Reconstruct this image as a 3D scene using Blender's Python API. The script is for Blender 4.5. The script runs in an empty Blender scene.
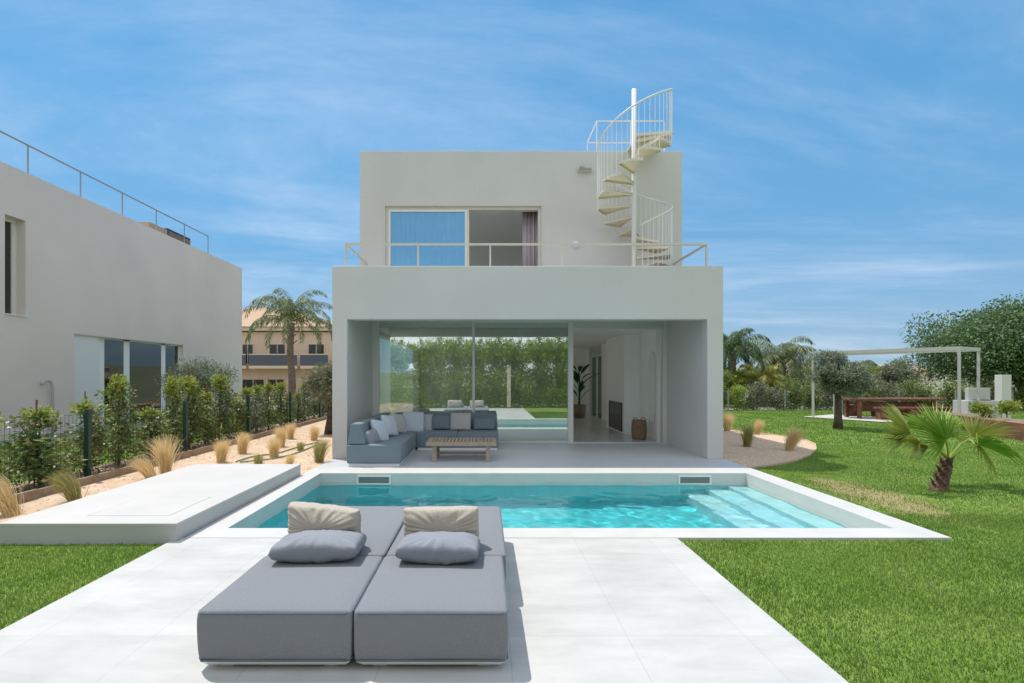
import bpy, math, random
import numpy as np
from mathutils import Vector, Matrix
random.seed(7); rng = np.random.default_rng(11)
sc = bpy.context.scene; COL = sc.collection
R = math.radians; PI = math.pi
CX, CY, F, H = 485.0, 376.0, 512.0, 1.65
def at(px, py, Y): return Vector(((px-CX)*Y/F, Y, H-(py-CY)*Y/F))
def gnd(px, py, z=0.0):
    Y = (H-z)*F/(py-CY); return Vector(((px-CX)*Y/F, Y, z))

# ------------------------------------------------------------ materials
def new_mat(name):
    m = bpy.data.materials.new(name); m.use_nodes = True
    nt = m.node_tree; nt.nodes.clear()
    return m, nt, nt.nodes, nt.links
def pmat(name, col, rough=0.6, metal=0.0, var=0.0, vscale=3.0, bump=0.0, bscale=40.0, spec=0.5, col2=None, island=False, coat=0.0, detail=4.0, sheen=0.0):
    m, nt, N, L = new_mat(name)
    out = N.new('ShaderNodeOutputMaterial'); b = N.new('ShaderNodeBsdfPrincipled'); L.new(b.outputs[0], out.inputs[0])
    b.inputs['Roughness'].default_value = rough; b.inputs['Metallic'].default_value = metal
    b.inputs['Specular IOR Level'].default_value = spec; b.inputs['Coat Weight'].default_value = coat
    b.inputs['Sheen Weight'].default_value = sheen
    c = (*col, 1)
    tc = N.new('ShaderNodeTexCoord')
    if var > 0 or col2:
        c2 = (*(col2 or tuple(x*(1-var) for x in col)), 1)
        if island:
            g = N.new('ShaderNodeNewGeometry'); fac = g.outputs['Random Per Island']
        else:
            n = N.new('ShaderNodeTexNoise'); n.inputs['Scale'].default_value = vscale; n.inputs['Detail'].default_value = detail
            L.new(tc.outputs['Object'], n.inputs['Vector'])
            mr = N.new('ShaderNodeMapRange'); mr.inputs[1].default_value = .3; mr.inputs[2].default_value = .7
            L.new(n.outputs['Fac'], mr.inputs[0]); fac = mr.outputs[0]
        mx = N.new('ShaderNodeMix'); mx.data_type = 'RGBA'; mx.inputs[6].default_value = c; mx.inputs[7].default_value = c2
        L.new(fac, mx.inputs[0]); L.new(mx.outputs[2], b.inputs['Base Color'])
    else: b.inputs['Base Color'].default_value = c
    if bump > 0:
        n2 = N.new('ShaderNodeTexNoise'); n2.inputs['Scale'].default_value = bscale; n2.inputs['Detail'].default_value = 5
        L.new(tc.outputs['Object'], n2.inputs['Vector'])
        bp = N.new('ShaderNodeBump'); bp.inputs['Strength'].default_value = bump; bp.inputs['Distance'].default_value = .01
        L.new(n2.outputs['Fac'], bp.inputs['Height']); L.new(bp.outputs[0], b.inputs['Normal'])
    return m
def leafmat(name, a, b_, rough=.5, trans=.35, c_=None):
    m, nt, N, L = new_mat(name)
    out = N.new('ShaderNodeOutputMaterial'); p = N.new('ShaderNodeBsdfPrincipled'); t = N.new('ShaderNodeBsdfTranslucent')
    mixs = N.new('ShaderNodeMixShader'); mixs.inputs[0].default_value = trans
    g = N.new('ShaderNodeNewGeometry'); cr = N.new('ShaderNodeValToRGB')
    e = cr.color_ramp.elements; e[0].color = (*a, 1); e[1].color = (*b_, 1)
    if c_:
        k = cr.color_ramp.elements.new(.80); k.color = (*b_, 1); e = cr.color_ramp.elements; e[-1].color = (*c_, 1)
    L.new(g.outputs['Random Per Island'], cr.inputs[0])
    L.new(cr.outputs[0], p.inputs['Base Color']); L.new(cr.outputs[0], t.inputs['Color'])
    p.inputs['Roughness'].default_value = rough; p.inputs['Specular IOR Level'].default_value = .35
    L.new(p.outputs[0], mixs.inputs[1]); L.new(t.outputs[0], mixs.inputs[2]); L.new(mixs.outputs[0], out.inputs[0])
    return m
def glassmat(name, refl, tint=(.93, .97, .95), rc=(.95, 1, .97)):
    m, nt, N, L = new_mat(name)
    out = N.new('ShaderNodeOutputMaterial'); t = N.new('ShaderNodeBsdfTransparent'); g = N.new('ShaderNodeBsdfGlossy')
    g.inputs['Roughness'].default_value = 0.0; g.inputs['Color'].default_value = (*rc, 1); t.inputs['Color'].default_value = (*tint, 1)
    fr = N.new('ShaderNodeFresnel'); fr.inputs[0].default_value = 1.5
    mr = N.new('ShaderNodeMapRange'); mr.inputs[1].default_value = .04; mr.inputs[2].default_value = 1; mr.inputs[3].default_value = refl; mr.inputs[4].default_value = 1
    L.new(fr.outputs[0], mr.inputs[0])
    mx = N.new('ShaderNodeMixShader'); L.new(mr.outputs[0], mx.inputs[0]); L.new(t.outputs[0], mx.inputs[1]); L.new(g.outputs[0], mx.inputs[2]); L.new(mx.outputs[0], out.inputs[0])
    return m
def tilemat(name, col, joint, tw, th, off=(0, 0), rough=.45, jw=.004, var=.06, cloud=.06):
    m, nt, N, L = new_mat(name)
    out = N.new('ShaderNodeOutputMaterial'); b = N.new('ShaderNodeBsdfPrincipled'); L.new(b.outputs[0], out.inputs[0])
    b.inputs['Roughness'].default_value = rough; b.inputs['Specular IOR Level'].default_value = .35
    tc = N.new('ShaderNodeTexCoord'); mp = N.new('ShaderNodeMapping'); mp.inputs['Location'].default_value = (off[0], off[1], 0)
    L.new(tc.outputs['Object'], mp.inputs[0])
    br = N.new('ShaderNodeTexBrick'); br.offset = 0; br.inputs['Scale'].default_value = 1
    br.inputs['Brick Width'].default_value = tw; br.inputs['Row Height'].default_value = th; br.inputs['Mortar Size'].default_value = jw
    br.inputs['Mortar Smooth'].default_value = .3
    br.inputs['Color1'].default_value = (*col, 1); br.inputs['Color2'].default_value = (*[c*(1-var) for c in col], 1); br.inputs['Mortar'].default_value = (*joint, 1)
    L.new(mp.outputs[0], br.inputs['Vector'])
    n = N.new('ShaderNodeTexNoise'); n.inputs['Scale'].default_value = 1.3; n.inputs['Detail'].default_value = 8; n.inputs['Roughness'].default_value = .65
    mp2 = N.new('ShaderNodeMapping'); mp2.inputs['Scale'].default_value = (1, 2.6, 1); L.new(tc.outputs['Object'], mp2.inputs[0]); L.new(mp2.outputs[0], n.inputs['Vector'])
    mr = N.new('ShaderNodeMapRange'); mr.inputs[1].default_value = .3; mr.inputs[2].default_value = .7; mr.inputs[3].default_value = 1-cloud; mr.inputs[4].default_value = 1.0+cloud*.3
    L.new(n.outputs['Fac'], mr.inputs[0])
    mx = N.new('ShaderNodeMix'); mx.data_type = 'RGBA'; mx.blend_type = 'MULTIPLY'; mx.inputs[0].default_value = 1
    L.new(br.outputs['Color'], mx.inputs[6]); L.new(mr.outputs[0], mx.inputs[7]); L.new(mx.outputs[2], b.inputs['Base Color'])
    return m
M = {}
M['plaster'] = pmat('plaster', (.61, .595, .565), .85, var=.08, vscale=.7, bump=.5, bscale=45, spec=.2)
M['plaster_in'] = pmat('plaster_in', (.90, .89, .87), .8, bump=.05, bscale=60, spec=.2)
M['plaster_far'] = pmat('plaster_far', (.76, .67, .61), .85, var=.09, vscale=.5, bump=.5, bscale=45, spec=.2)
M['deck'] = tilemat('deck_tiles', (.585, .57, .54), (.49, .475, .45), .75, 1.5, (.6, -.25), cloud=.20, var=.06, jw=.004)
M['terrace'] = tilemat('terrace_tiles', (.56, .575, .59), (.48, .49, .50), 1.2, .6, (.2, .1), cloud=.05)
M['coping'] = pmat('coping', (.60, .58, .545), .5, var=.09, vscale=2.5, detail=9)
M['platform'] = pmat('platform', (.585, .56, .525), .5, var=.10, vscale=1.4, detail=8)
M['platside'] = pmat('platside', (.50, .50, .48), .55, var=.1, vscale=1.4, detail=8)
M['floor_in'] = tilemat('floor_in', (.62, .61, .58), (.54, .53, .51), 1.2, 1.2, rough=.25)
M['frame'] = pmat('frame', (.70, .69, .64), .4, spec=.4)
M['beige_metal'] = pmat('beige_metal', (.62, .58, .50), .45, spec=.4, var=.08, vscale=5)
M['stair'] = pmat('stair_beige', (.70, .63, .51), .5, var=.06, vscale=4)
M['white_metal'] = pmat('white_metal', (.72, .72, .70), .4)
M['dark'] = pmat('dark', (.015, .015, .016), .35)
M['black_glass'] = pmat('black_glass', (.01, .01, .012), .08)
M['glass'] = glassmat('glass', .46, (.84, .92, .88))
M['glass_up'] = glassmat('glass_up', .26, (.62, .82, .92), (.42, .78, 1))
M['glass_far'] = glassmat('glass_far', .10, (.5, .52, .5))
M['glass_clear'] = glassmat('glass_clear', .08, (.95, .97, .96))
M['mirror'] = pmat('mirror', (.9, .93, .92), .02, metal=1)
M['curtain'] = pmat('curtain', (.50, .44, .45), .9, bump=.2, bscale=200)
M['curtain_w'] = pmat('curtain_w', (.40, .64, .78), .9)
def fabric(name, c, s=420):
    return pmat(name, c, .92, var=.20, vscale=150, bump=.5, bscale=260, spec=.15, detail=6, sheen=.12)
M['fab_top'] = fabric('fabric_grey', (.25, .26, .28))
M['fab_sofa'] = fabric('fabric_blue_grey', (.20, .25, .28))
M['fab_gray'] = fabric('pillow_grey', (.30, .315, .35))
M['fab_beige'] = pmat('pillow_beige', (.56, .50, .42), .95, col2=(.44, .385, .32), vscale=90, bump=.6, bscale=220, spec=.1)
M['fab_white'] = fabric('pillow_white', (.58, .64, .70))
M['fab_cream'] = fabric('pillow_cream', (.52, .51, .49))
M['piping'] = pmat('piping', (.12, .15, .18), .9)
M['teak'] = pmat('teak', (.42, .33, .25), .7, col2=(.31, .235, .17), vscale=14, bump=.3, bscale=90)
M['rust'] = pmat('rust_wood', (.24, .105, .06), .8, col2=(.12, .05, .03), vscale=5, bump=.5, bscale=30)
M['bark'] = pmat('bark', (.12, .09, .07), .95, col2=(.05, .038, .03), vscale=12, bump=1.0, bscale=25)
M['palm_bark'] = pmat('palm_bark', (.21, .13, .09), .95, col2=(.07, .04, .028), vscale=22, bump=1.0, bscale=35)
M['palm_bark2'] = pmat('palm_bark2', (.26, .19, .14), .95, col2=(.13, .09, .065), vscale=6, bump=1.0, bscale=25)
M['olive'] = leafmat('olive_leaf', (0.10, 0.13, 0.07), (0.34, 0.38, 0.27), .55, .25)
M['olive2'] = leafmat('dark_tree_leaf', (0.06, 0.12, 0.04), (0.21, 0.30, 0.13), .5, .25)
M['shrub'] = leafmat('shrub_leaf', (0.07, 0.12, 0.03), (0.27, 0.34, 0.11), .4, .3, (0.46, 0.30, 0.12))
M['shrub_y'] = leafmat('shrub_tip_leaf', (0.2, 0.28, 0.05), (0.42, 0.44, 0.1), .45, .4)
M['shrub_g'] = leafmat('shrub_grey_leaf', (0.09, 0.13, 0.06), (0.3, 0.32, 0.21), .5, .3, (0.42, 0.33, 0.22))
M['hedge'] = leafmat('hedge_leaf', (0.13, 0.22, 0.03), (0.40, 0.48, 0.08), .45, .35, (0.48, 0.48, 0.1))
M['palmleaf'] = leafmat('palm_leaf', (0.08, 0.12, 0.05), (0.24, 0.3, 0.14), .45, .3, (0.44, 0.36, 0.16))
M['palmdark'] = leafmat('palm_leaf_dark', (0.04, 0.09, 0.03), (0.12, 0.2, 0.07), .45, .3)
M['palmyel'] = leafmat('palm_leaf_yellow', (0.18, 0.22, 0.04), (0.45, 0.4, 0.08), .45, .35)
M['fan'] = leafmat('fan_leaf', (0.15, 0.31, 0.025), (0.28, 0.46, 0.06), .4, .4)
M['fan_y'] = leafmat('fan_leaf_yellow', (0.34, 0.42, 0.08), (0.56, 0.56, 0.20), .45, .4)
M['stipa'] = leafmat('stipa_blade', (0.62, 0.46, 0.20), (0.90, 0.74, 0.45), .6, .4)
M['stipa_g'] = leafmat('stipa_green', (0.22, 0.25, 0.07), (0.58, 0.48, 0.2), .6, .4)
M['blade'] = leafmat('grass_blade', (0.1, 0.2, 0.022), (0.21, 0.34, 0.05), .5, .35, (0.42, 0.44, 0.18))
M['houseplant'] = leafmat('houseplant', (.015, .05, .015), (.04, .10, .03), .3, .2)
M['soil'] = pmat('soil', (.30, .20, .13), .95, col2=(.17, .10, .065), vscale=6, bump=.8, bscale=60)
M['sand'] = pmat('sand', (.66, .48, .33), .95, col2=(.50, .35, .22), vscale=3.5, bump=.8, bscale=90, detail=10)
M['gravel'] = pmat('gravel', (.68, .49, .34), .95, col2=(.46, .32, .21), vscale=55, bump=1.0, bscale=70)
M['timber'] = pmat('timber', (.36, .27, .18), .85, col2=(.24, .17, .11), vscale=8, bump=.4, bscale=50)
M['green_post'] = pmat('green_post', (.018, .05, .038), .5)
M['wire'] = pmat('wire', (.03, .06, .05), .6)
M['rail_grey'] = pmat('rail_grey', (.27, .27, .27), .5)
M['slot'] = pmat('slot', (.17, .18, .16), .6)
M['peach'] = pmat('peach', (.68, .49, .36), .9, var=.08, vscale=.6)
M['peach_trim'] = pmat('peach_trim', (.66, .52, .38), .9)
M['rooftile'] = pmat('rooftile', (.56, .38, .26), .9, col2=(.42, .27, .17), vscale=9, bump=1, bscale=12)
M['darkrail'] = pmat('darkrail', (.08, .09, .11), .5)
M['basket'] = pmat('basket', (.33, .22, .13), .9, col2=(.17, .105, .06), vscale=45, bump=1, bscale=60)
M['pot'] = pmat('pot', (.26, .19, .14), .8)
M['concrete'] = pmat('concrete', (.50, .49, .46), .8, var=.1, vscale=2, bump=.3)
M['patio'] = pmat('patio', (.55, .52, .46), .8, var=.08, vscale=2)
M['hill'] = pmat('hill', (.14, .18, .09), .95, col2=(.26, .23, .14), vscale=.05, detail=10)
M['hose'] = pmat('hose', (.10, .22, .13), .5)
M['ac_tan'] = pmat('ac_tan', (.40, .30, .20), .7); M['ac_dark'] = pmat('ac_dark', (.03, .03, .045), .5)
M['base_white'] = pmat('base_white', (.80, .81, .78), .5)
M['ember'] = pmat('ember', (.05, .035, .03), .6)

def lawnmat():
    m, nt, N, L = new_mat('lawn')
    out = N.new('ShaderNodeOutputMaterial'); b = N.new('ShaderNodeBsdfPrincipled'); L.new(b.outputs[0], out.inputs[0])
    b.inputs['Roughness'].default_value = .9; b.inputs['Specular IOR Level'].default_value = .1
    tc = N.new('ShaderNodeTexCoord')
    n = N.new('ShaderNodeTexNoise'); n.inputs['Scale'].default_value = .8; n.inputs['Detail'].default_value = 6; L.new(tc.outputs['Object'], n.inputs['Vector'])
    n2 = N.new('ShaderNodeTexNoise'); n2.inputs['Scale'].default_value = 45; n2.inputs['Detail'].default_value = 4; L.new(tc.outputs['Object'], n2.inputs['Vector'])
    cr = N.new('ShaderNodeValToRGB'); e = cr.color_ramp.elements
    e[0].position = .3; e[0].color = (.12, .20, .03, 1); e[1].position = .7; e[1].color = (.22, .30, .07, 1)
    L.new(n.outputs['Fac'], cr.inputs[0])
    mx = N.new('ShaderNodeMix'); mx.data_type = 'RGBA'; mx.blend_type = 'OVERLAY'; mx.inputs[0].default_value = .7
    L.new(cr.outputs[0], mx.inputs[6]); L.new(n2.outputs['Fac'], mx.inputs[7])
    # bare soil patch along the pool edge
    sp = N.new('ShaderNodeVectorMath'); sp.operation = 'SUBTRACT'; sp.inputs[1].default_value = (5.45, 7.2, 0); L.new(tc.outputs['Object'], sp.inputs[0])
    ms = N.new('ShaderNodeVectorMath'); ms.operation = 'MULTIPLY'; ms.inputs[1].default_value = (1.6, .62, 0); L.new(sp.outputs[0], ms.inputs[0])
    ln = N.new('ShaderNodeVectorMath'); ln.operation = 'LENGTH'; L.new(ms.outputs[0], ln.inputs[0])
    n3 = N.new('ShaderNodeTexNoise'); n3.inputs['Scale'].default_value = 3; n3.inputs['Detail'].default_value = 8; L.new(tc.outputs['Object'], n3.inputs['Vector'])
    ad = N.new('ShaderNodeMath'); ad.operation = 'ADD'; L.new(ln.outputs['Value'], ad.inputs[0]); L.new(n3.outputs['Fac'], ad.inputs[1])
    mr = N.new('ShaderNodeMapRange'); mr.inputs[1].default_value = 1.05; mr.inputs[2].default_value = 1.45; mr.inputs[3].default_value = .7; mr.inputs[4].default_value = 0
    L.new(ad.outputs[0], mr.inputs[0])
    m2 = N.new('ShaderNodeMix'); m2.data_type = 'RGBA'; m2.inputs[7].default_value = (.36, .25, .15, 1)
    L.new(mr.outputs[0], m2.inputs[0]); L.new(mx.outputs[2], m2.inputs[6]); L.new(m2.outputs[2], b.inputs['Base Color'])
    return m
M['lawn'] = lawnmat()
def blademat():
    m = leafmat('grass_blade', (.10, .21, .02), (.27, .42, .06), .55, .35, (.58, .58, .27)); nt = m.node_tree; N = nt.nodes; L = nt.links
    cr = [n for n in N if n.type == 'VALTORGB'][0]; tc = N.new('ShaderNodeTexCoord'); n = N.new('ShaderNodeTexNoise'); n.inputs['Scale'].default_value = 1.6; n.inputs['Detail'].default_value = 7; n.inputs['Roughness'].default_value = .7
    L.new(tc.outputs['Object'], n.inputs['Vector']); mr = N.new('ShaderNodeMapRange'); mr.inputs[1].default_value = .42; mr.inputs[2].default_value = .72; mr.inputs[4].default_value = .5; L.new(n.outputs['Fac'], mr.inputs[0])
    mx = N.new('ShaderNodeMix'); mx.data_type = 'RGBA'; mx.inputs[7].default_value = (.34, .37, .13, 1); L.new(mr.outputs[0], mx.inputs[0]); L.new(cr.outputs[0], mx.inputs[6])
    nb = N.new('ShaderNodeTexNoise'); nb.inputs['Scale'].default_value = .75; nb.inputs['Detail'].default_value = 5; L.new(tc.outputs['Object'], nb.inputs['Vector'])
    mb_ = N.new('ShaderNodeMapRange'); mb_.inputs[1].default_value = .40; mb_.inputs[2].default_value = .68; mb_.inputs[4].default_value = .65; L.new(nb.outputs['Fac'], mb_.inputs[0])
    m0 = mx; mx = N.new('ShaderNodeMix'); mx.data_type = 'RGBA'; mx.inputs[7].default_value = (.07, .19, .02, 1); L.new(mb_.outputs[0], mx.inputs[0]); L.new(m0.outputs[2], mx.inputs[6])
    for q in N:
        if q.type == 'BSDF_PRINCIPLED': L.new(mx.outputs[2], q.inputs['Base Color'])
        if q.type == 'BSDF_TRANSLUCENT': L.new(mx.outputs[2], q.inputs['Color'])
    return m
M['blade'] = blademat()
def watermat():
    m, nt, N, L = new_mat('water')
    out = N.new('ShaderNodeOutputMaterial')
    rf = N.new('ShaderNodeBsdfRefraction'); rf.inputs['IOR'].default_value = 1.33; rf.inputs['Roughness'].default_value = 0; rf.inputs['Color'].default_value = (.86, 1, 1, 1)
    gl = N.new('ShaderNodeBsdfGlossy'); gl.inputs['Roughness'].default_value = 0.0
    fr = N.new('ShaderNodeFresnel'); fr.inputs[0].default_value = 1.33
    mx = N.new('ShaderNodeMixShader'); L.new(fr.outputs[0], mx.inputs[0]); L.new(rf.outputs[0], mx.inputs[1]); L.new(gl.outputs[0], mx.inputs[2]); L.new(mx.outputs[0], out.inputs[0])
    return m
M['water'] = watermat()
M['basin'] = tilemat('basin_mosaic', (.11, .64, .68), (.13, .66, .68), .1, .1, jw=.003, var=.08, cloud=.12)
M['basin_step'] = tilemat('basin_step_mosaic', (.58, .80, .80), (.56, .78, .78), .1, .1, jw=.003, var=.05, cloud=.1)
M['basin_wall'] = pmat('basin_wall', (.56, .55, .51), .55, var=.1, vscale=3)

# ------------------------------------------------------------ geometry helpers
def tag(o, label=None, cat=None, group=None, kind=None):
    if label: o['label'] = label
    if cat: o['category'] = cat
    if group: o['group'] = group
    if kind: o['kind'] = kind
    return o
def link_mesh(name, me, mat, parent=None, smooth=False, bevel=0):
    for mm in (mat if isinstance(mat, (list, tuple)) else [mat]): me.materials.append(mm)
    o = bpy.data.objects.new(name, me); COL.objects.link(o)
    if parent is not None:
        o.parent = parent
        o.matrix_parent_inverse = Matrix.Identity(4)
    if smooth: me.polygons.foreach_set('use_smooth', [True]*len(me.polygons))
    if bevel:
        b = o.modifiers.new('bevel', 'BEVEL'); b.width = bevel; b.segments = 2; b.limit_method = 'ANGLE'; b.angle_limit = R(50)
    return o
class MB:
    def __init__(s, org=(0, 0, 0)): s.v = []; s.f = []; s.o = Vector(org); s.mi = []
    def add(s, vs, fs, mi=0):
        n = len(s.v); s.v += [Vector(p)-s.o for p in vs]; s.f += [tuple(i+n for i in f) for f in fs]; s.mi += [mi]*len(fs); return s
    def box(s, x0, x1, y0, y1, z0, z1, mi=0):
        return s.add([(x0,y0,z0),(x1,y0,z0),(x1,y1,z0),(x0,y1,z0),(x0,y0,z1),(x1,y0,z1),(x1,y1,z1),(x0,y1,z1)],
                     [(0,3,2,1),(4,5,6,7),(0,1,5,4),(1,2,6,5),(2,3,7,6),(3,0,4,7)], mi)
    def prism(s, pts, z0, z1, mi=0):
        n = len(pts)
        a = sum(pts[i][0]*pts[(i+1)%n][1]-pts[(i+1)%n][0]*pts[i][1] for i in range(n))
        if a < 0: pts = pts[::-1]
        return s.add([(p[0],p[1],z0) for p in pts]+[(p[0],p[1],z1) for p in pts],
              [tuple(range(n-1,-1,-1)), tuple(range(n,2*n))]+[(i,(i+1)%n,(i+1)%n+n,i+n) for i in range(n)], mi)
    def bar(s, a, b, w, h=None, up=(0, 0, 1), mi=0):
        a = Vector(a); b = Vector(b); h = h or w; d = (b-a).normalized(); u = Vector(up)
        if abs(d.dot(u)) > .98: u = Vector((0, 1, 0))
        x = d.cross(u).normalized()*w/2; y = x.cross(d).normalized()*h/2
        return s.add([a-x-y,a+x-y,a+x+y,a-x+y,b-x-y,b+x-y,b+x+y,b-x+y],[(0,3,2,1),(4,5,6,7),(0,1,5,4),(1,2,6,5),(2,3,7,6),(3,0,4,7)], mi)
    def tube(s, pts, rad, seg=8, cap=True, mi=0):
        pts = [Vector(p) for p in pts]; n = len(pts)
        if not hasattr(rad, '__len__'): rad = [rad]*n
        vs = []; u = None
        for i, p in enumerate(pts):
            d = (pts[min(i+1, n-1)]-pts[max(i-1, 0)]).normalized()
            if u is None: u = d.orthogonal().normalized()
            u = (u-d*u.dot(d)).normalized(); w = d.cross(u)
            for k in range(seg):
                t = 2*PI*k/seg; vs.append(p+(u*math.cos(t)+w*math.sin(t))*rad[i])
        fs = [(i*seg+k, i*seg+(k+1)%seg, (i+1)*seg+(k+1)%seg, (i+1)*seg+k) for i in range(n-1) for k in range(seg)]
        if cap: fs += [tuple(range(seg-1,-1,-1)), tuple(range((n-1)*seg, n*seg))]
        return s.add(vs, fs, mi)
    def build(s, name, mat, parent=None, smooth=False, bevel=0):
        me = bpy.data.meshes.new(name); me.from_pydata([tuple(v) for v in s.v], [], s.f)
        if any(s.mi): me.polygons.foreach_set('material_index', s.mi)
        me.update()
        return link_mesh(name, me, mat, parent, smooth, bevel)
def empty(name, loc, label, cat, group=None, rz=0):
    o = bpy.data.objects.new(name, None); COL.objects.link(o); o.location = loc; o.rotation_euler.z = rz; o.empty_display_size = .1
    return tag(o, label, cat, group)
def copy_tree(o, parent=None):
    c = o.copy(); COL.objects.link(c)
    if parent is not None: c.parent = parent
    for ch in list(o.children): copy_tree(ch, c)
    return c
def np_mesh(name, V, Fc, nv, mat, parent=None, loops=None):
    """V (n,3); Fc (m,k) faces of k verts"""
    me = bpy.data.meshes.new(name); m, k = Fc.shape
    me.vertices.add(len(V)); me.vertices.foreach_set('co', V.astype(np.float32).ravel())
    me.loops.add(m*k); me.loops.foreach_set('vertex_index', Fc.astype(np.int32).ravel())
    me.polygons.add(m); me.polygons.foreach_set('loop_start', np.arange(0, m*k, k, dtype=np.int32))
    me.update(calc_edges=True); me.validate()
    return link_mesh(name, me, mat, parent)
def leaf_quads(P, D, Nn, ln, wd):
    """diamond leaves: P base, D direction, Nn approx normal"""
    n = len(P); S = np.cross(D, Nn); S /= np.linalg.norm(S, axis=1, keepdims=True)+1e-9
    ln = ln[:, None]; wd = wd[:, None]
    U = np.cross(S, D)
    v0 = P; v1 = P+D*ln*.45+S*wd*.5+U*ln*.06; v2 = P+D*ln; v3 = P+D*ln*.45-S*wd*.5+U*ln*.06
    V = np.stack([v0, v1, v2, v3], 1).reshape(-1, 3)
    return V, np.arange(n*4).reshape(-1, 4)
def unit(a): return a/(np.linalg.norm(a, axis=1, keepdims=True)+1e-9)
def leaf_cloud(name, clumps, n, size, mat, parent, aspect=.4, shell=.45, updroop=0.0, jit=.3):
    C = np.array([c[:3] for c in clumps]); RR = np.array([c[3:6] if len(c) > 4 else (c[3],)*3 for c in clumps])
    w = RR.prod(1)**.66; idx = rng.choice(len(C), n, p=w/w.sum())
    d = unit(rng.normal(size=(n, 3))); r = rng.random(n)**shell
    P = C[idx]+d*r[:, None]*RR[idx]
    D = unit(d*.6+rng.normal(size=(n, 3))*.8+np.array([0, 0, updroop])); Nn = unit(rng.normal(size=(n, 3))+np.array([0, 0, .8]))
    ln = size*(1+jit*rng.normal(size=n)).clip(.4, 2)
    V, Fc = leaf_quads(P, D, Nn, ln, ln*aspect)
    return np_mesh(name, V, Fc, 4, mat, parent)

# ------------------------------------------------------------ camera, world, sun
cam_d = bpy.data.cameras.new('camera'); cam = bpy.data.objects.new('camera', cam_d); COL.objects.link(cam)
cam.location = (0, 0, H); cam.rotation_euler = (R(90), 0, 0)
cam_d.sensor_width = 36; cam_d.lens = 18
cam_d.shift_x = (512-CX)/1024; cam_d.shift_y = (CY-341.5)/1024; cam_d.clip_start = .05; cam_d.clip_end = 3000
sc.camera = cam
SUNV = Vector((-.37, .26, 1)).normalized()
sun_d = bpy.data.lights.new('sun', 'SUN'); sun = bpy.data.objects.new('sun', sun_d); COL.objects.link(sun)
sun_d.energy = 2.35; sun_d.angle = R(.53); sun_d.color = (1, .965, .91)
sun.rotation_euler = SUNV.to_track_quat('Z', 'Y').to_euler()
w = bpy.data.worlds.new('World'); sc.world = w; w.use_nodes = True
nt = w.node_tree; N = nt.nodes; L = nt.links; N.clear()
out = N.new('ShaderNodeOutputWorld'); bg = N.new('ShaderNodeBackground'); L.new(bg.outputs[0], out.inputs[0])
sky = N.new('ShaderNodeTexSky'); sky.sky_type = 'NISHITA'; sky.sun_disc = False
sky.sun_elevation = math.asin(SUNV.z); sky.sun_rotation = math.atan2(SUNV.x, SUNV.y)
sky.air_density = 1.0; sky.dust_density = .6; sky.ozone_density = 2.0; sky.altitude = 20
tc = N.new('ShaderNodeTexCoord')
# thin cirrus streaks on a dome direction (x/z, y/z projection so that they lie on a flat layer)
sepx = N.new('ShaderNodeSeparateXYZ'); L.new(tc.outputs['Generated'], sepx.inputs[0])
zz = N.new('ShaderNodeMath'); zz.operation = 'ADD'; zz.inputs[1].default_value = .12; L.new(sepx.outputs[2], zz.inputs[0])
zm = N.new('ShaderNodeMath'); zm.operation = 'MAXIMUM'; zm.inputs[1].default_value = .03; L.new(zz.outputs[0], zm.inputs[0])
dv = N.new('ShaderNodeVectorMath'); dv.operation = 'DIVIDE'; L.new(tc.outputs['Generated'], dv.inputs[0])
cmb = N.new('ShaderNodeCombineXYZ'); [L.new(zm.outputs[0], cmb.inputs[i]) for i in range(3)]; L.new(cmb.outputs[0], dv.inputs[1])
mp = N.new('ShaderNodeMapping'); mp.inputs['Rotation'].default_value = (0, 0, R(24)); mp.inputs['Scale'].default_value = (.36, .78, 0); mp.inputs['Location'].default_value = (.6, .25, 0)
L.new(dv.outputs[0], mp.inputs[0])
n1 = N.new('ShaderNodeTexNoise'); n1.inputs['Scale'].default_value = 1.1; n1.inputs['Detail'].default_value = 9; n1.inputs['Roughness'].default_value = .64; n1.inputs['Distortion'].default_value = .5
L.new(mp.outputs[0], n1.inputs['Vector'])
mr = N.new('ShaderNodeMapRange'); mr.inputs[1].default_value = .40; mr.inputs[2].default_value = .80; mr.inputs[3].default_value = 0; mr.inputs[4].default_value = .33; mr.interpolation_type = 'SMOOTHSTEP'
L.new(n1.outputs['Fac'], mr.inputs[0])
tint = N.new('ShaderNodeMix'); tint.data_type = 'RGBA'; tint.blend_type = 'MULTIPLY'; tint.inputs[0].default_value = 1; tint.inputs[7].default_value = (.86, 1.0, .98, 1)
L.new(sky.outputs[0], tint.inputs[6])
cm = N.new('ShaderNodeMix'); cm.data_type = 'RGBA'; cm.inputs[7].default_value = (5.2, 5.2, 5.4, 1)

# extra white cloud added to the unseen sky behind the camera for fill
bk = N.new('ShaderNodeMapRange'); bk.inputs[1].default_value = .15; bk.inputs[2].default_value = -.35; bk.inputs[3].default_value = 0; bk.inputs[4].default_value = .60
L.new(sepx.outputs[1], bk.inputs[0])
bka = N.new('ShaderNodeMath'); bka.operation = 'ADD'; bka.use_clamp = True; L.new(mr.outputs[0], bka.inputs[0]); L.new(bk.outputs[0], bka.inputs[1])

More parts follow.
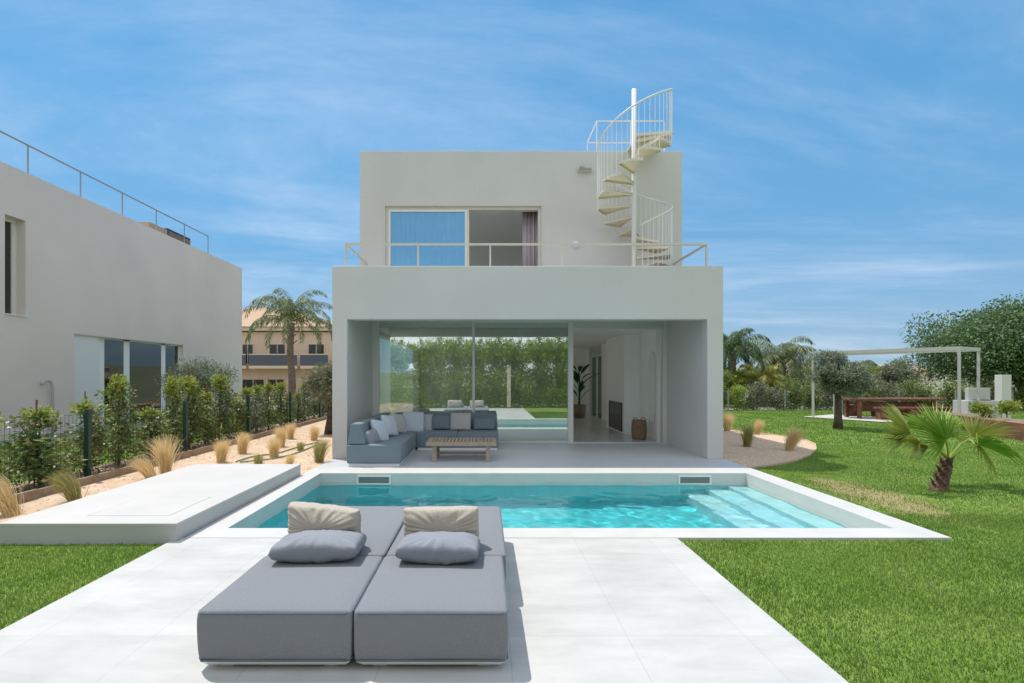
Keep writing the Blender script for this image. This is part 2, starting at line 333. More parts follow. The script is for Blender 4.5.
ov = N.new('ShaderNodeMapRange'); ov.inputs[1].default_value = .66; ov.inputs[2].default_value = .85; ov.inputs[3].default_value = 0; ov.inputs[4].default_value = .30  # added whitening of the unseen sky overhead, lifts the shadow fill
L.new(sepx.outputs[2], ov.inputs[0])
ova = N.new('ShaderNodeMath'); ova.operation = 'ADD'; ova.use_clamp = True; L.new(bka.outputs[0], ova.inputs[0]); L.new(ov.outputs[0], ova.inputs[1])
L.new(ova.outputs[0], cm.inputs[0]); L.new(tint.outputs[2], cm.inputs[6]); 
hz = N.new('ShaderNodeMapRange'); hz.inputs[1].default_value = 0; hz.inputs[2].default_value = .45; hz.interpolation_type = 'SMOOTHSTEP'
L.new(sepx.outputs[2], hz.inputs[0])
hc = N.new('ShaderNodeMix'); hc.data_type = 'RGBA'; hc.inputs[6].default_value = (.50, .47, .56, 1); hc.inputs[7].default_value = (.55, .80, .90, 1)
L.new(hz.outputs[0], hc.inputs[0])
hm = N.new('ShaderNodeMix'); hm.data_type = 'RGBA'; hm.blend_type = 'MULTIPLY'; hm.inputs[0].default_value = 1
L.new(tint.outputs[2], hm.inputs[6]); L.new(hc.outputs[2], hm.inputs[7]); 
gz = N.new('ShaderNodeValToRGB'); ge = gz.color_ramp.elements; ge[0].position = 0; ge[0].color = (1.35, 2.12, 2.95, 1); ge[1].position = .62; ge[1].color = (.34, 1.36, 2.72, 1)
g2 = gz.color_ramp.elements.new(.22); g2.color = (.66, 1.68, 2.82, 1)
L.new(sepx.outputs[2], gz.inputs[0])
gm = N.new('ShaderNodeMix'); gm.data_type = 'RGBA'; gm.inputs[0].default_value = .78; L.new(hm.outputs[2], gm.inputs[6]); L.new(gz.outputs[0], gm.inputs[7])
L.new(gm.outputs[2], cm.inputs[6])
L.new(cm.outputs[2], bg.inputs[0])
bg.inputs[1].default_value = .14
sc.view_settings.view_transform = 'Standard'; sc.view_settings.look = 'None'; sc.view_settings.gamma = 1; sc.view_settings.exposure = .80
sc.cycles.use_denoising = True; sc.cycles.max_bounces = 14; sc.cycles.diffuse_bounces = 8; sc.cycles.transparent_max_bounces = 16
sc.cycles.sample_clamp_indirect = 6; sc.cycles.blur_glossy = .5

# ------------------------------------------------------------ ground, deck, pool
PX0, PX1, PY0, PY1 = -2.79, 4.43, 5.55, 8.68      # inner pool
OX0, OX1, OY0, OY1 = -3.06, 4.76, 5.22, 9.18      # outer coping
def holed(name, mat, x0, x1, y0, y1, z, hx0=OX0+.05, hx1=OX1-.05, hy0=OY0+.05, hy1=OY1-.05, kind='structure'):
    m = MB()
    for a, b, c, d in ((x0, hx0, y0, y1), (hx1, x1, y0, y1), (hx0, hx1, y0, hy0), (hx0, hx1, hy1, y1)):
        m.add([(a,c,z),(b,c,z),(b,d,z),(a,d,z)], [(0,1,2,3)])
    return tag(m.build(name, mat), kind=kind)
holed('ground', M['hill'], -1500, 1500, -1500, 1500, -.06)
holed('lawn', M['lawn'], -40, 40, -30, 25.0, -.03)
# sand bed along the fence, behind the raised platform
def sheet(name, mat, pts, z, kind='structure'):
    m = MB(); m.add([(p[0], p[1], z) for p in pts], [tuple(range(len(pts)))]); o = m.build(name, mat)
    if o.data.polygons[0].normal.z < 0: o.data.flip_normals()
    return tag(o, kind=kind)
sheet('sand_bed', M['sand'], [(-6.15, 5.3), (-3.05, 5.3), (-3.05, 23), (-3.6, 32), (-6.15, 32)], -.022)
sheet('soil_strip', M['soil'], [(-7.25, 4.0), (-6.15, 4.0), (-6.15, 32), (-7.25, 32)], -.018)
sheet('paving', M['concrete'], [(-12.2, 12.5), (-10.6, 12.5), (-10.6, 23), (-12.2, 23)], -.012)
sheet('bounce_paving', M['coping'], [(-3.06, 12.5), (-3.65, 12.5), (-5.9, 21.5), (-3.06, 21.5)], -.008)  # unseen pale paving added to bounce sunlight into the living room
# gravel bed beside the villa
gp = [gnd(x, y) for x, y in ((726, 467), (752, 466.5), (775, 464.5), (795, 460.5), (809, 455), (816, 449), (815, 444), (806, 440), (790, 437), (772, 434.4), (750, 432), (727, 429.5))]
gp = [(4.745, 9.2)]+[(p.x, p.y) for p in gp if p.x > 4.95]+[(7.2, 19), (6, 21.5), (4.7, 22)]
sheet('gravel_bed', M['gravel'], gp, -.006)
m = MB()
for i in range(0, len(gp)-2): m.bar((gp[i][0], gp[i][1], -.01), (gp[i+1][0], gp[i+1][1], -.01), .03, .05)
tag(m.build('bed_edging', M['sand']), 'thin curved tan edging strip round the gravel bed beside the villa', 'edging')
# deck
m = MB(); m.box(-3.15, 1.96, -1.1, OY0-.004, -.15, 0)
tag(m.build('deck', M['deck'], bevel=.004), kind='structure')
m = MB()
m.box(OX0, OX1, OY0, PY0, -.15, .002); m.box(OX0, PX0, PY0, PY1, -.15, .002); m.box(PX1, OX1, PY0, PY1, -.15, .002); m.box(OX0, OX1, PY1, OY1, -.15, .002)
tag(m.build('pool_coping', M['coping']), kind='structure')
m = MB(); m.box(OX0+.02, OX1-.02, OY1+.004, 12.44, -.15, -.001)
tag(m.build('terrace', M['terrace']), kind='structure')
# basin: upper dry wall band and mosaic below the water line
ZW = -.20; ZB = -1.35
m = MB(); z0, z1 = ZW-.03, -.148
for (ax, ay, bx, by) in ((PX0, PY0, PX0, PY1), (PX1, PY1, PX1, PY0), (PX0, PY1, PX1, PY1), (PX1, PY0, PX0, PY0)):
    m.add([(ax,ay,z0),(bx,by,z0),(bx,by,z1),(ax,ay,z1)], [(0,1,2,3)])
    m.add([(ax,ay,ZB),(bx,by,ZB),(bx,by,z0),(ax,ay,z0)], [(0,1,2,3)], 1)
m.add([(PX0,PY0,ZB),(PX1,PY0,ZB),(PX1,PY1,ZB),(PX0,PY1,ZB)], [(0,1,2,3)], 1)
basin = tag(m.build('pool_basin', [M['basin_wall'], M['basin']]), kind='structure')
st = MB()
for x0, x1, zt in ((4.10, PX1-.002, -.265), (3.75, 4.10, -.50), (3.38, 3.75, -.76)):
    st.box(x0, x1, PY0+.002, PY1-.002, ZB+.002, zt)
steps = tag(st.build('pool_steps', M['basin_step'], bevel=.006), kind='structure')
# water surface with real ripples
nx, ny = 260, 120
xs = np.linspace(PX0-.01, PX1+.01, nx); ys = np.linspace(PY0-.01, PY1+.01, ny); X, Y = np.meshgrid(xs, ys)
Z = np.zeros_like(X)
for i in range(46):
    a = rng.random()*2*PI; wl = .16*2**(rng.random()*2.7); k = 2*PI/wl
    Z += np.sin(k*(X*math.cos(a)+Y*math.sin(a))+rng.random()*6.28+.8*np.sin(X*1.3+i)+.7*np.sin(Y*1.7+i*2))*wl*.0019
amp = .55+.45*np.clip((X-.2)/2.2, 0, 1)
V = np.stack([X, Y, ZW+Z*amp], -1).reshape(-1, 3)
ii = np.arange(nx*ny).reshape(ny, nx); Fc = np.stack([ii[:-1,:-1], ii[:-1,1:], ii[1:,1:], ii[1:,:-1]], -1).reshape(-1, 4)
water = np_mesh('pool_water', V, Fc, 4, M['water']); water.data.polygons.foreach_set('use_smooth', [True]*len(water.data.polygons)); tag(water, kind='structure')
water.cycles.is_caustics_caster = True; basin.cycles.is_caustics_receiver = True; steps.cycles.is_caustics_receiver = True
sun_d.cycles.is_caustics_light = True
# skimmers
def skimmer(px0, px1, label):
    x0 = (px0-CX)*PY1/F; x1 = (px1-CX)*PY1/F; za, zb = -.185, -.035-.0
    t = empty('pool_skimmer', ((x0+x1)/2, PY1, za), label, 'pool skimmer', 'skimmer openings in the far pool wall'); o = t.location
    f = MB(o); y0, y1 = PY1-.022, PY1-.002
    f.box(x0, x1, y0, y1, zb-.025, zb).box(x0, x1, y0, y1, za, za+.02).box(x0, x0+.03, y0, y1, za+.02, zb-.025).box(x1-.03, x1, y0, y1, za+.02, zb-.025)
    f.build('frame', M['white_metal'], t)
    g = MB(o); g.box(x0+.03, x1-.03, PY1-.012, PY1-.003, za+.02, zb-.025); g.build('opening', M['slot'], t)
skimmer(357, 391, 'white framed skimmer slot in the pool wall nearer the corner sofa')
skimmer(678, 711, 'white framed skimmer slot in the pool wall nearer the pool steps')

# ------------------------------------------------------------ raised platform
t = empty('raised_platform', (-3.95, 6.85, 0), 'low white stone platform with flush square hatch between pool and sand bed', 'platform')
o = t.location; x0, x1, y0, y1, zt = -4.85, -3.075, 5.10, 8.55, .18
hx0, hx1, hy0, hy1 = -4.18, -3.33, 5.39, 6.22
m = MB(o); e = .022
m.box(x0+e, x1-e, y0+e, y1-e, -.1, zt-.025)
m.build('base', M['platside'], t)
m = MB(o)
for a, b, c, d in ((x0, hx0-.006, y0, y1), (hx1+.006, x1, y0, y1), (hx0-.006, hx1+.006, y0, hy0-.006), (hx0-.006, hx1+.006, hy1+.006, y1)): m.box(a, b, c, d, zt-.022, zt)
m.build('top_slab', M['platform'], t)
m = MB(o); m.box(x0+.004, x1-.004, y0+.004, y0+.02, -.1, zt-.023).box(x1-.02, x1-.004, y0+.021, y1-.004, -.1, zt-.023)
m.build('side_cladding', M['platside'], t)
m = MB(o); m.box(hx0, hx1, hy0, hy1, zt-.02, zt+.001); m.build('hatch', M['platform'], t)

# ------------------------------------------------------------ villa
V0 = empty('villa', (.85, 10.18, 0), 'white two storey cubic villa with open covered terrace behind the pool', 'house'); vo = V0.location
XL, XR, YF, YB = -3.04, 4.74, 10.18, 22.6
def vbox(name, mat, boxes, bevel=0, parent=V0, **kw):
    m = MB(vo)
    for b in boxes: m.box(*b)
    return m.build(name, mat, parent, bevel=bevel, **kw)
vbox('side_wall', M['plaster'], [(XL, -2.74, YF+.2595, 12.46, 0, 3.838), (XL, -2.80, 12.46, 13.6, 0, 3.55), (XL, -2.80, 21.5, YB, 0, 3.55), (XL, -2.80, 13.6, 21.5, 2.75, 3.55)], 0)  # long unseen opening added in this left wall to brighten the living room
vbox('side_wall', M['plaster'], [(4.42, XR, YF+.2595, 19.3, 0, 3.838), (4.42, XR, 21.6, YB, 0, 3.55), (4.42, XR, 19.3, 21.6, 2.5, 3.55)], 0)
def portal(name, mat, X0, X1, a, b, zlo, zop, zhi, y0, y1, bev=.012):
    m = MB(vo); P = [(X0, zlo), (a, zlo), (a, zop), (b, zop), (b, zlo), (X1, zlo), (X1, zhi), (X0, zhi)]; n = 8
    m.add([(p[0], y0, p[1]) for p in P]+[(p[0], y1, p[1]) for p in P], [tuple(range(n)), tuple(range(2*n-1, n-1, -1))]+[(i, i+n, (i+1) % n+n, (i+1) % n) for i in range(n)])
    return m.build(name, mat, V0, bevel=bev)
portal('facade', M['plaster'], XL, XR, -2.74, 4.42, -.002, 2.775, 3.84, YF, YF+.26)
vbox('porch_ceiling', M['plaster'], [(-2.741, 4.421, YF+.262, 12.298, 3.02, 3.6)])
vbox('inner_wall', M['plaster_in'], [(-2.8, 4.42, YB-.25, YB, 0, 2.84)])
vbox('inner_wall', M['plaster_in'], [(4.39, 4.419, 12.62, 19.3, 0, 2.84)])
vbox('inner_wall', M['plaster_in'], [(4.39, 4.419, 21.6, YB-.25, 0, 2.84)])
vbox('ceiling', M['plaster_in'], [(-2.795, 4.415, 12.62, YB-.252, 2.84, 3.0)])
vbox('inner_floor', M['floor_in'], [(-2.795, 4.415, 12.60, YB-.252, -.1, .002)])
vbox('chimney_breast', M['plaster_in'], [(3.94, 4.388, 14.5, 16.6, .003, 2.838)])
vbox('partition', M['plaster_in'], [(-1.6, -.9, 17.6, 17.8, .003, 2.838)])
fp = vbox('fireplace', M['dark'], [(3.915, 3.938, 14.68, 16.2, .05, .06+.02), (3.915, 3.938, 14.68, 16.2, .84, .88), (3.915, 3.938, 14.68, 14.74, .08, .84), (3.915, 3.938, 16.14, 16.2, .08, .84)])
fp2 = vbox('firebox', M['black_glass'], [(3.925, 3.937, 14.74, 16.14, .08, .84)], parent=None); fp2.parent = fp; fp2.matrix_parent_inverse = Matrix.Identity(4)
# ---- sliding glazing on the ground floor (plane Y = 12.5)
YG = 12.5
def gx(px): return (px-CX)*YG/F
def frame_rect(parent, name, x0, x1, z0, z1, y0, y1, wd, mat=M['frame'], wb=None):
    wb = wb or wd; m = MB(vo)
    m.box(x0, x1, y0, y1, z1-wd, z1).box(x0, x1, y0, y1, z0, z0+wb).box(x0, x0+wd, y0, y1, z0+wb, z1-wd).box(x1-wd, x1, y0, y1, z0+wb, z1-wd)
    return m.build(name, mat, parent)
xa, xb, xc, xd = gx(378), gx(473), gx(570.5), gx(664)
fr = vbox('window_frame', M['frame'], [(-2.738, xa, YG-.05, YG+.1, 0, 3.018), (xd, 4.418, YG-.05, YG+.1, 0, 3.018), (xa, xd, YG-.03, YG+.12, .0, .03), (xa, xd, YG-.03, YG+.12, 2.985, 3.018)])
d1 = frame_rect(V0, 'sliding_panel', xa, xb+.012, .032, 2.983, YG-.02, YG+.02, .028)
def pane(parent, x0, x1, z0, z1, y, mat):
    m = MB(vo); m.box(x0, x1, y-.006, y+.006, z0, z1); o = m.build('pane', mat, parent); return o
pane(d1, xa+.028, xb-.016, .06, 2.955, YG, M['glass'])
d2 = frame_rect(V0, 'sliding_panel', xb-.012+.03, xc+.02, .032, 2.983, YG+.03, YG+.07, .028)
pane(d2, xb+.046, xc-.008, .06, 2.955, YG+.05, M['glass'])
vbox('sliding_panel', M['frame'], [(xc-.055, xc+.065, YG-.024, YG+.11, .033, 2.982)])
vbox('transom', M['plaster'], [(xc+.066, xd-.001, YG+.0, YG+.1, 2.83, 2.984)])
vbox('door_track', M['frame'], [(xc+.066, xd-.001, YG-.01, YG+.11, 2.79, 2.829)])
vbox('door_jamb', M['frame'], [(xd-.16, xd-.09, YG+.03, YG+.1, .033, 2.789), (xd-.03, xd-.001, YG-.02, YG+.1, .033, 2.789)])
# glazed side door in the back of the living room
g = vbox('side_door', M['frame'], [(4.44, 4.5, 19.3, 19.38, 0, 2.5), (4.44, 4.5, 21.52, 21.6, 0, 2.5), (4.44, 4.5, 20.4, 20.48, 0, 2.5), (4.44, 4.5, 19.38, 21.52, 2.42, 2.5)])
p = vbox('pane', M['glass_clear'], [(4.46, 4.47, 19.38, 20.4, 0, 2.42), (4.46, 4.47, 20.48, 21.52, 0, 2.42)], parent=None); p.parent = g
# ---- upper storey
UZ0, UZ1, YU = 3.7, 7.06, 12.3
wx0, wx1, wz1 = (385-CX)*YU/F, (541.5-CX)*YU/F, H+170*YU/F
portal('upper_wall', M['plaster'], XL+.03, XR, wx0, wx1, 3.601, wz1, UZ1, YU, YU+.3)
vbox('upper_wall', M['plaster'], [(XL+.03, XL+.33, YU+.3, 13.1, 3.56, UZ1), (XL+.03, XL+.33, 16.2, YB, 3.56, UZ1), (XL+.03, XL+.33, 13.1, 16.2, 3.56, 3.9), (XL+.03, XL+.33, 13.1, 16.2, 5.8, UZ1)])  # unseen gap added in the left wall so daylight reaches the upstairs room
vbox('upper_wall', M['plaster'], [(XR-.3, XR, YU+.3, YB, 3.86, UZ1)])
vbox('upper_wall', M['plaster'], [(XL+.33, XR-.3, YB-.3, YB, 3.56, UZ1)])
vbox('roof', M['concrete'], [(XL+.33, XR-.3, YU+.3, YB-.3, 6.55, 6.86)])
vbox('upper_floor', M['floor_in'], [(XL+.331, XR-.301, YU+.0+.302, YB-.302, 3.3, 3.72)])
vbox('upper_ceiling', M['plaster_in'], [(XL+.34, XR-.31, YU+.31, 17.0, 5.95, 6.1)])
vbox('upper_partition', M['plaster_in'], [(XL+.34, XR-.31, 16.6, 16.75, 3.721, 5.949), (2.2, 2.3, 12.62, 16.59, 3.721, 5.949)])
xm = (465-CX)*YU/F
f1 = frame_rect(V0, 'window_frame', wx0, wx1, 3.74, wz1, YU+.05, YU+.2, .075, M['beige_metal'])
f2 = frame_rect(V0, 'sliding_panel', wx0+.076, xm+.05, 3.82, wz1-.077, YU+.03, YU+.075, .05, M['frame'])
pane(f2, wx0+.126, xm, 3.87, wz1-.127, YU+.055, M['glass_up'])
vbox('window_mullion', M['beige_metal'], [(xm+.052, xm+.10, YU+.03, YU+.15, 3.82, wz1-.077)])
vbox('window_reveal', M['beige_metal'], [(wx0-.03, wx1+.03, YU-.012, YU-.001, wz1, wz1+.035), (wx0-.035, wx0-.0, YU-.012, YU-.001, 3.85, wz1), (wx1, wx1+.03, YU-.012, YU-.001, 3.85, wz1)])
# curtains
def curtain(x0, x1, y, z0, z1, amp, per, mat, label, phase=0):
    n = int((x1-x0)/.012); m = MB((x0, y, z0)); vs = []
    for k in range(n+1):
        x = x0+(x1-x0)*k/n; dy = amp*math.sin(2*PI*(x-x0)/per+phase)+amp*.3*math.sin(2*PI*(x-x0)/(per*.37))
        vs += [(x+.02*math.sin(k*.7), y+dy*1.1, z0), (x, y+dy*.8, z1)]
    for k in range(n+1): v = vs[2*k]; vs2 = None
    m.add(vs, [(2*k, 2*k+2, 2*k+3, 2*k+1) for k in range(n)])
    o = m.build('curtain', mat, None, smooth=True); o.location = (x0, y, z0)
    s = o.modifiers.new('thick', 'SOLIDIFY'); s.thickness = .004
    return tag(o, label, 'curtain')
curtain((523-CX)*12.6/F, (540.5-CX)*12.6/F, 12.72, 3.73, 5.93, .035, .1, M['curtain'], 'mauve grey gathered curtain at the open right side of the upstairs window')
curtain(wx0+.09, xm-.02, 12.50, 3.73, 5.93, .06, .21, M['curtain_w'], 'drawn blue curtain behind the closed left upstairs pane')
# wall lamps
m = MB(); a = at(584.5, 171, YU); m.box(a.x-.17, a.x+.17, YU-.10, YU-.002, a.z-.03, a.z+.05); m.box(a.x-.15, a.x+.15, YU-.115, YU-.10, a.z-.02, a.z+.035, mi=1)
m.box(a.x-.14, a.x-.02, YU-.11, YU-.01, a.z+.05, a.z+.065, mi=1)
wl = m.build('wall_light', [M['beige_metal'], M['rail_grey']], bevel=.006); tag(wl, 'small rectangular wall light high beside the spiral staircase', 'wall light')
a = at(575.5, 244.5, YU); m = MB(a)
m.tube([(a.x, YU-.002, a.z), (a.x, YU-.05, a.z)], .085, 20); m.tube([(a.x, YU-.05, a.z), (a.x, YU-.075, a.z), (a.x, YU-.085, a.z)], [.07, .055, .02], 20)
wl = m.build('wall_light', M['white_metal'], smooth=False); wl.location = a; tag(wl, 'round white wall light above the terrace railing', 'wall light')

# terrace railing
YR = 10.5; zr = H+131.7*YR/F; rx0, rx1 = (346-CX)*YR/F, (706.5-CX)*YR/F
t = empty('terrace_railing', ((rx0+rx1)/2, YR, 3.6), 'thin beige metal railing round the upper terrace of the villa', 'railing'); o = t.location
m = MB(o); m.box(rx0-.02, rx1+.02, YR-.02, YR+.02, zr-.02, zr+.02); m.build('rail', M['beige_metal'], t)
for x in (rx0, rx1):
    m = MB(o); m.box(x-.019, x+.019, YR+.021, YU-.002, zr-.018, zr+.018); m.build('rail', M['beige_metal'], t)
m = MB(o); m.box(rx0-.018, rx0+.018, YR-.018, YR+.018, 3.601, zr-.021); post0 = m.build('post', M['beige_metal'], t)
for k in range(1, 6):
    c = post0.copy(); COL.objects.link(c); c.parent = t; c.location = (k*(rx1-rx0)/5, 0, 0)

# spiral staircase
SC = Vector(((634-CX)*11.4/F, 11.4, 3.6))
t = empty('spiral_staircase', SC, 'beige metal spiral staircase from the upper terrace to the roof', 'staircase')
m = MB(SC); m.tube([SC, SC+Vector((0, 0, 8.03-3.6))], .052, 16); m.build('pole', M['white_metal'], t, smooth=True)
r0, r1 = .052, .775; nst = 14; dth = R(33.0); th0 = R(-98)
for k in range(nst):
    z = 3.6+.235*(k+1); a0 = th0+k*dth-R(3); a1 = a0+dth+R(5)
    pts = [(SC.x+r0*math.cos(a0-.6), SC.y+r0*math.sin(a0-.6))]
    for j in range(6):
        a = a0+(a1-a0)*j/5; pts.append((SC.x+r1*math.cos(a), SC.y+r1*math.sin(a)))
    pts.append((SC.x+r0*math.cos(a1+.6), SC.y+r0*math.sin(a1+.6)))
    m = MB(SC); m.prism(pts, z-.012, z)
    for a in (a0, a1):   # folded edges
        c, s = math.cos(a), math.sin(a); m.bar((SC.x+.05*c, SC.y+.05*s, z-.035), (SC.x+r1*c, SC.y+r1*s, z-.035), .008, .045)
    for j in range(5):
        b0 = a0+(a1-a0)*j/5; b1 = a0+(a1-a0)*(j+1)/5
        m.bar((SC.x+r1*math.cos(b0), SC.y+r1*math.sin(b0), z-.03), (SC.x+r1*math.cos(b1), SC.y+r1*math.sin(b1), z-.03), .008, .06)
    m.build('tread', M['stair'], t)
def zt_at(th): return 3.6+.235*((th-th0)/dth+1)
# landing to the roof
thE = th0+nst*dth
m = MB(SC); pts = [(SC.x, SC.y)]+[(SC.x+.84*math.cos(thE-R(16)+R(80)*j/8), SC.y+.84*math.sin(thE-R(16)+R(80)*j/8)) for j in range(9)]
m.prism(pts, 6.99, 7.04); m.box(SC.x+.1, SC.x+.8, SC.y+.5, YU+.35, 7.045, 7.085); m.build('landing', M['stair'], t)
hp = []; th = th0+R(2)
while th < th0+nst*dth+R(4): hp.append((SC.x+.80*math.cos(th), SC.y+.80*math.sin(th), zt_at(th)+.93)); th += R(6)
m = MB(SC); m.tube(hp, .018, 8); m.build('handrail', M['white_metal'], t, smooth=True)
m = MB((0, 0, 0)); m.tube([(0, 0, 0), (0, 0, 1)], .007, 6); bal = None
th = th0+R(4)
while th < thE+R(3):
    zt = 3.6+.235*(int((th-th0)/dth)+1); zt = min(zt, 7.04)
    c = m.build('baluster', M['white_metal'], t) if bal is None else bal.copy()
    if bal is not None: COL.objects.link(c)
    bal = c; c.location = (.80*math.cos(th), .80*math.sin(th), zt-3.6-.05); c.scale.z = zt_at(th)+.93-zt+.05; th += R(8.25)
# small rail on the roof beside the stair head
rr = empty('roof_railing', (3.7, 13.0, 6.86), 'slim metal guard railing on the roof behind the stair head', 'railing'); o = rr.location
m = MB(o); zt = H+255*13/F
m.bar((2.84, 13, zt), (4.55, 13, zt), .025).bar((2.84, 13.012, zt), (2.84, 14.2, zt), .025).bar((2.84, 14.21, zt), (4.55, 14.21, zt), .025); m.build('rail', M['white_metal'], rr)
for x, y in ((2.84, 13), (3.7, 13), (4.55, 13), (2.84, 14.2), (4.55, 14.2)):
    m = MB(o); m.box(x-.011, x+.011, y-.011, y+.011, 6.861, zt-.013); m.build('post', M['white_metal'], rr)

# ------------------------------------------------------------ interior things
def basket():
    a = at(639, 440, 13.35); a.z = .003; t = empty('basket', a, 'round woven basket with small handles standing inside the open door', 'basket')
    m = MB(a); n = 14; m.tube([(a.x, a.y, .003+.5*k/n) for k in range(n+1)], [.17+.025*math.sin(PI*k/n)+(.004 if k % 2 else 0) for k in range(n+1)], 28); m.build('body', M['basket'], t, smooth=True)
    for s in (-1, 1):
        m = MB(a); m.tube([(a.x+s*.10+.06*math.cos(PI*j/8), a.y-.02, .50+.07*math.sin(PI*j/8)) for j in range(9)], .01, 6); m.build('handle', M['basket'], t)
basket()
# arched mirror on the right wall
m = MB(); pts = []
for j in range(17): a = PI*j/16; pts.append((13.38-.26*math.cos(a), 2.02+.28*math.sin(a)))
pts = [(13.12, .42)]+pts+[(13.64, .42)]
def yz_prism(m, pts, x0, x1, mi=0):
    n = len(pts); m.add([(x0, p[0], p[1]) for p in pts]+[(x1, p[0], p[1]) for p in pts], [tuple(range(n)), tuple(range(2*n-1, n-1, -1))]+[(i, i+n, (i+1) % n+n, (i+1) % n) for i in range(n)], mi)
t = empty('wall_mirror', (4.37, 13.38, .42), 'tall arched mirror on the white wall inside the open door', 'mirror')
mm = MB(t.location); yz_prism(mm, pts, 4.372, 4.388); mm.build('frame', M['frame'], t)
p2 = [(13.38+(p[0]-13.38)*.78, 1.3+(p[1]-1.3)*.955) for p in pts]; mm = MB(t.location); yz_prism(mm, p2, 4.366, 4.3715); mm.build('mirror_glass', M['mirror'], t)
# potted plant
a = gnd(579, 418); a.z = .003; t = empty('potted_plant', a, 'large leafy plant in a brown pot at the back of the living room', 'potted plant')
m = MB(a); m.tube([(a.x, a.y, .003), (a.x, a.y, .25), (a.x, a.y, .5), (a.x, a.y, .53)], [.2, .27, .29, .27], 24); m.build('pot', M['pot'], t, smooth=True)
def strap_leaf(mb, base, az, L_, lean, w_, droop):
    n = 8; pts = []
    d = Vector((math.cos(az), math.sin(az), 0)); s = Vector((-d.y, d.x, 0)); p = Vector(base); el = lean
    vs = []
    for k in range(n+1):
        u = k/n; ww = w_*math.sin(PI*min(1, max(0.02, (u-.25)/.75)))**.7 if u > .25 else .012
        vs += [p+s*ww*.5+Vector((0, 0, .015)), p, p-s*ww*.5+Vector((0, 0, .015))]
        p = p+(d*math.cos(el)+Vector((0, 0, math.sin(el))))*L_/n; el -= droop/n
    mb.add(vs, [f for k in range(n) for f in ((3*k, 3*k+1, 3*k+4, 3*k+3), (3*k+1, 3*k+2, 3*k+5, 3*k+4))])
m = MB(a); random.seed(3)
for k in range(13): strap_leaf(m, (a.x, a.y, .5+.1*k), k*2.4, .75+random.random()*.35, R(80-k*2), .2, R(45+random.random()*40))
m.tube([(a.x, a.y, .5), (a.x+.03, a.y, 1.2), (a.x, a.y, 1.85)], [.04, .035, .02], 8); m.build('foliage', M['houseplant'], t, smooth=True)

# ------------------------------------------------------------ soft furniture
def soft_box(name, x0, x1, y0, y1, z0, z1, mat, parent, org, r=.03, puff=.012, seed=0, taper=0.0):
    """cushion block: rounded edges, faint swell and uneven fabric"""
    import bmesh
    bm = bmesh.new(); bmesh.ops.create_cube(bm, size=1)
    for v in bm.verts:
        tx = (1-taper) if v.co.z < 0 else 1
        v.co = Vector((v.co.x*(x1-x0)*tx, v.co.y*(y1-y0)*tx, v.co.z*(z1-z0)))
    bmesh.ops.bevel(bm, geom=bm.edges[:], offset=r, segments=3, profile=.5, affect='EDGES')
    bmesh.ops.subdivide_edges(bm, edges=[e for e in bm.edges if e.calc_length() > .12], cuts=7, use_grid_fill=True)
    cx, cy, cz = (x0+x1)/2, (y0+y1)/2, (z0+z1)/2; hx, hy, hz = (x1-x0)/2, (y1-y0)/2, (z1-z0)/2
    from mathutils import noise
    for v in bm.verts:
        u, q, s = v.co.x/hx, v.co.y/hy, v.co.z/hz
        if s > .9: v.co.z += puff*(1-u**4)*(1-q**4)
        k = (1-min(1, abs(s))**4)
        if abs(u) > .93: v.co.x += math.copysign(puff*.6*k, u)
        if abs(q) > .93: v.co.y += math.copysign(puff*.6*k, q)
        v.co += noise.noise_vector(v.co*5+Vector((seed*7, 0, 0)))*.0035
        v.co += Vector((cx, cy, cz))-Vector(org)
    me = bpy.data.meshes.new(name); bm.to_mesh(me); bm.free()
    return link_mesh(name, me, mat, parent, smooth=True)
def piping_loop(x0, x1, y0, y1, z, org, parent, r=.0055):
    c = .028; pts = [(x0+c, y0, z), (x1-c, y0, z), (x1, y0+c, z), (x1, y1-c, z), (x1-c, y1, z), (x0+c, y1, z), (x0, y1-c, z), (x0, y0+c, z), (x0+c, y0, z)]
    m = MB(org); m.tube(pts, r, 6, cap=False); o = m.build('piping', M['piping'], None); o.parent = parent; return o
def module(x0, x1, y0, y1, label, seed):
    o_ = ((x0+x1)/2, (y0+y1)/2, 0)
    t = empty('daybed_module', o_, label, 'daybed', 'grey daybed modules on the pool deck'); o = t.location
    c = soft_box('cushion', x0, x1, y0, y1, .060, .344, M['fab_top'], t, o, r=.016, puff=.01, seed=seed, taper=.012)
    piping_loop(x0-.001, x1+.001, y0-.001, y1+.001, .331, o, c); piping_loop(x0-.001, x1+.001, y0-.001, y1+.001, .068, o, c)
    m = MB(o); i = .008; e = .04
    m.add([(x0+i,y0+i,.058),(x1-i,y0+i,.058),(x1-i,y1-i,.058),(x0+i,y1-i,.058),(x0+e,y0+e,.024),(x1-e,y0+e,.024),(x1-e,y1-e,.024),(x0+e,y1-e,.024)],
          [(0,1,2,3),(7,6,5,4),(0,4,5,1),(1,5,6,2),(2,6,7,3),(3,7,4,0)])
    m.build('base_frame', M['base_white'], t)
    for fx in (x0+.13, x1-.13):
        for fy in (y0+.10, y1-.10):
            m = MB(o); m.add([(fx-.05,fy-.04,.0235),(fx+.05,fy-.04,.0235),(fx+.05,fy+.04,.0235),(fx-.05,fy+.04,.0235),(fx-.035,fy-.03,0.001),(fx+.035,fy-.03,0.001),(fx+.035,fy+.03,0.001),(fx-.035,fy+.03,0.001)],
                 [(0,1,2,3),(7,6,5,4),(0,4,5,1),(1,5,6,2),(2,6,7,3),(3,7,4,0)]); m.build('foot', M['base_white'], t)
BF, BJ, BB = 2.845, 3.735, 5.15
module(-1.600, -.745, BF, BJ-.006, 'front module of the left grey daybed, nearest the lawn corner at left', 1)
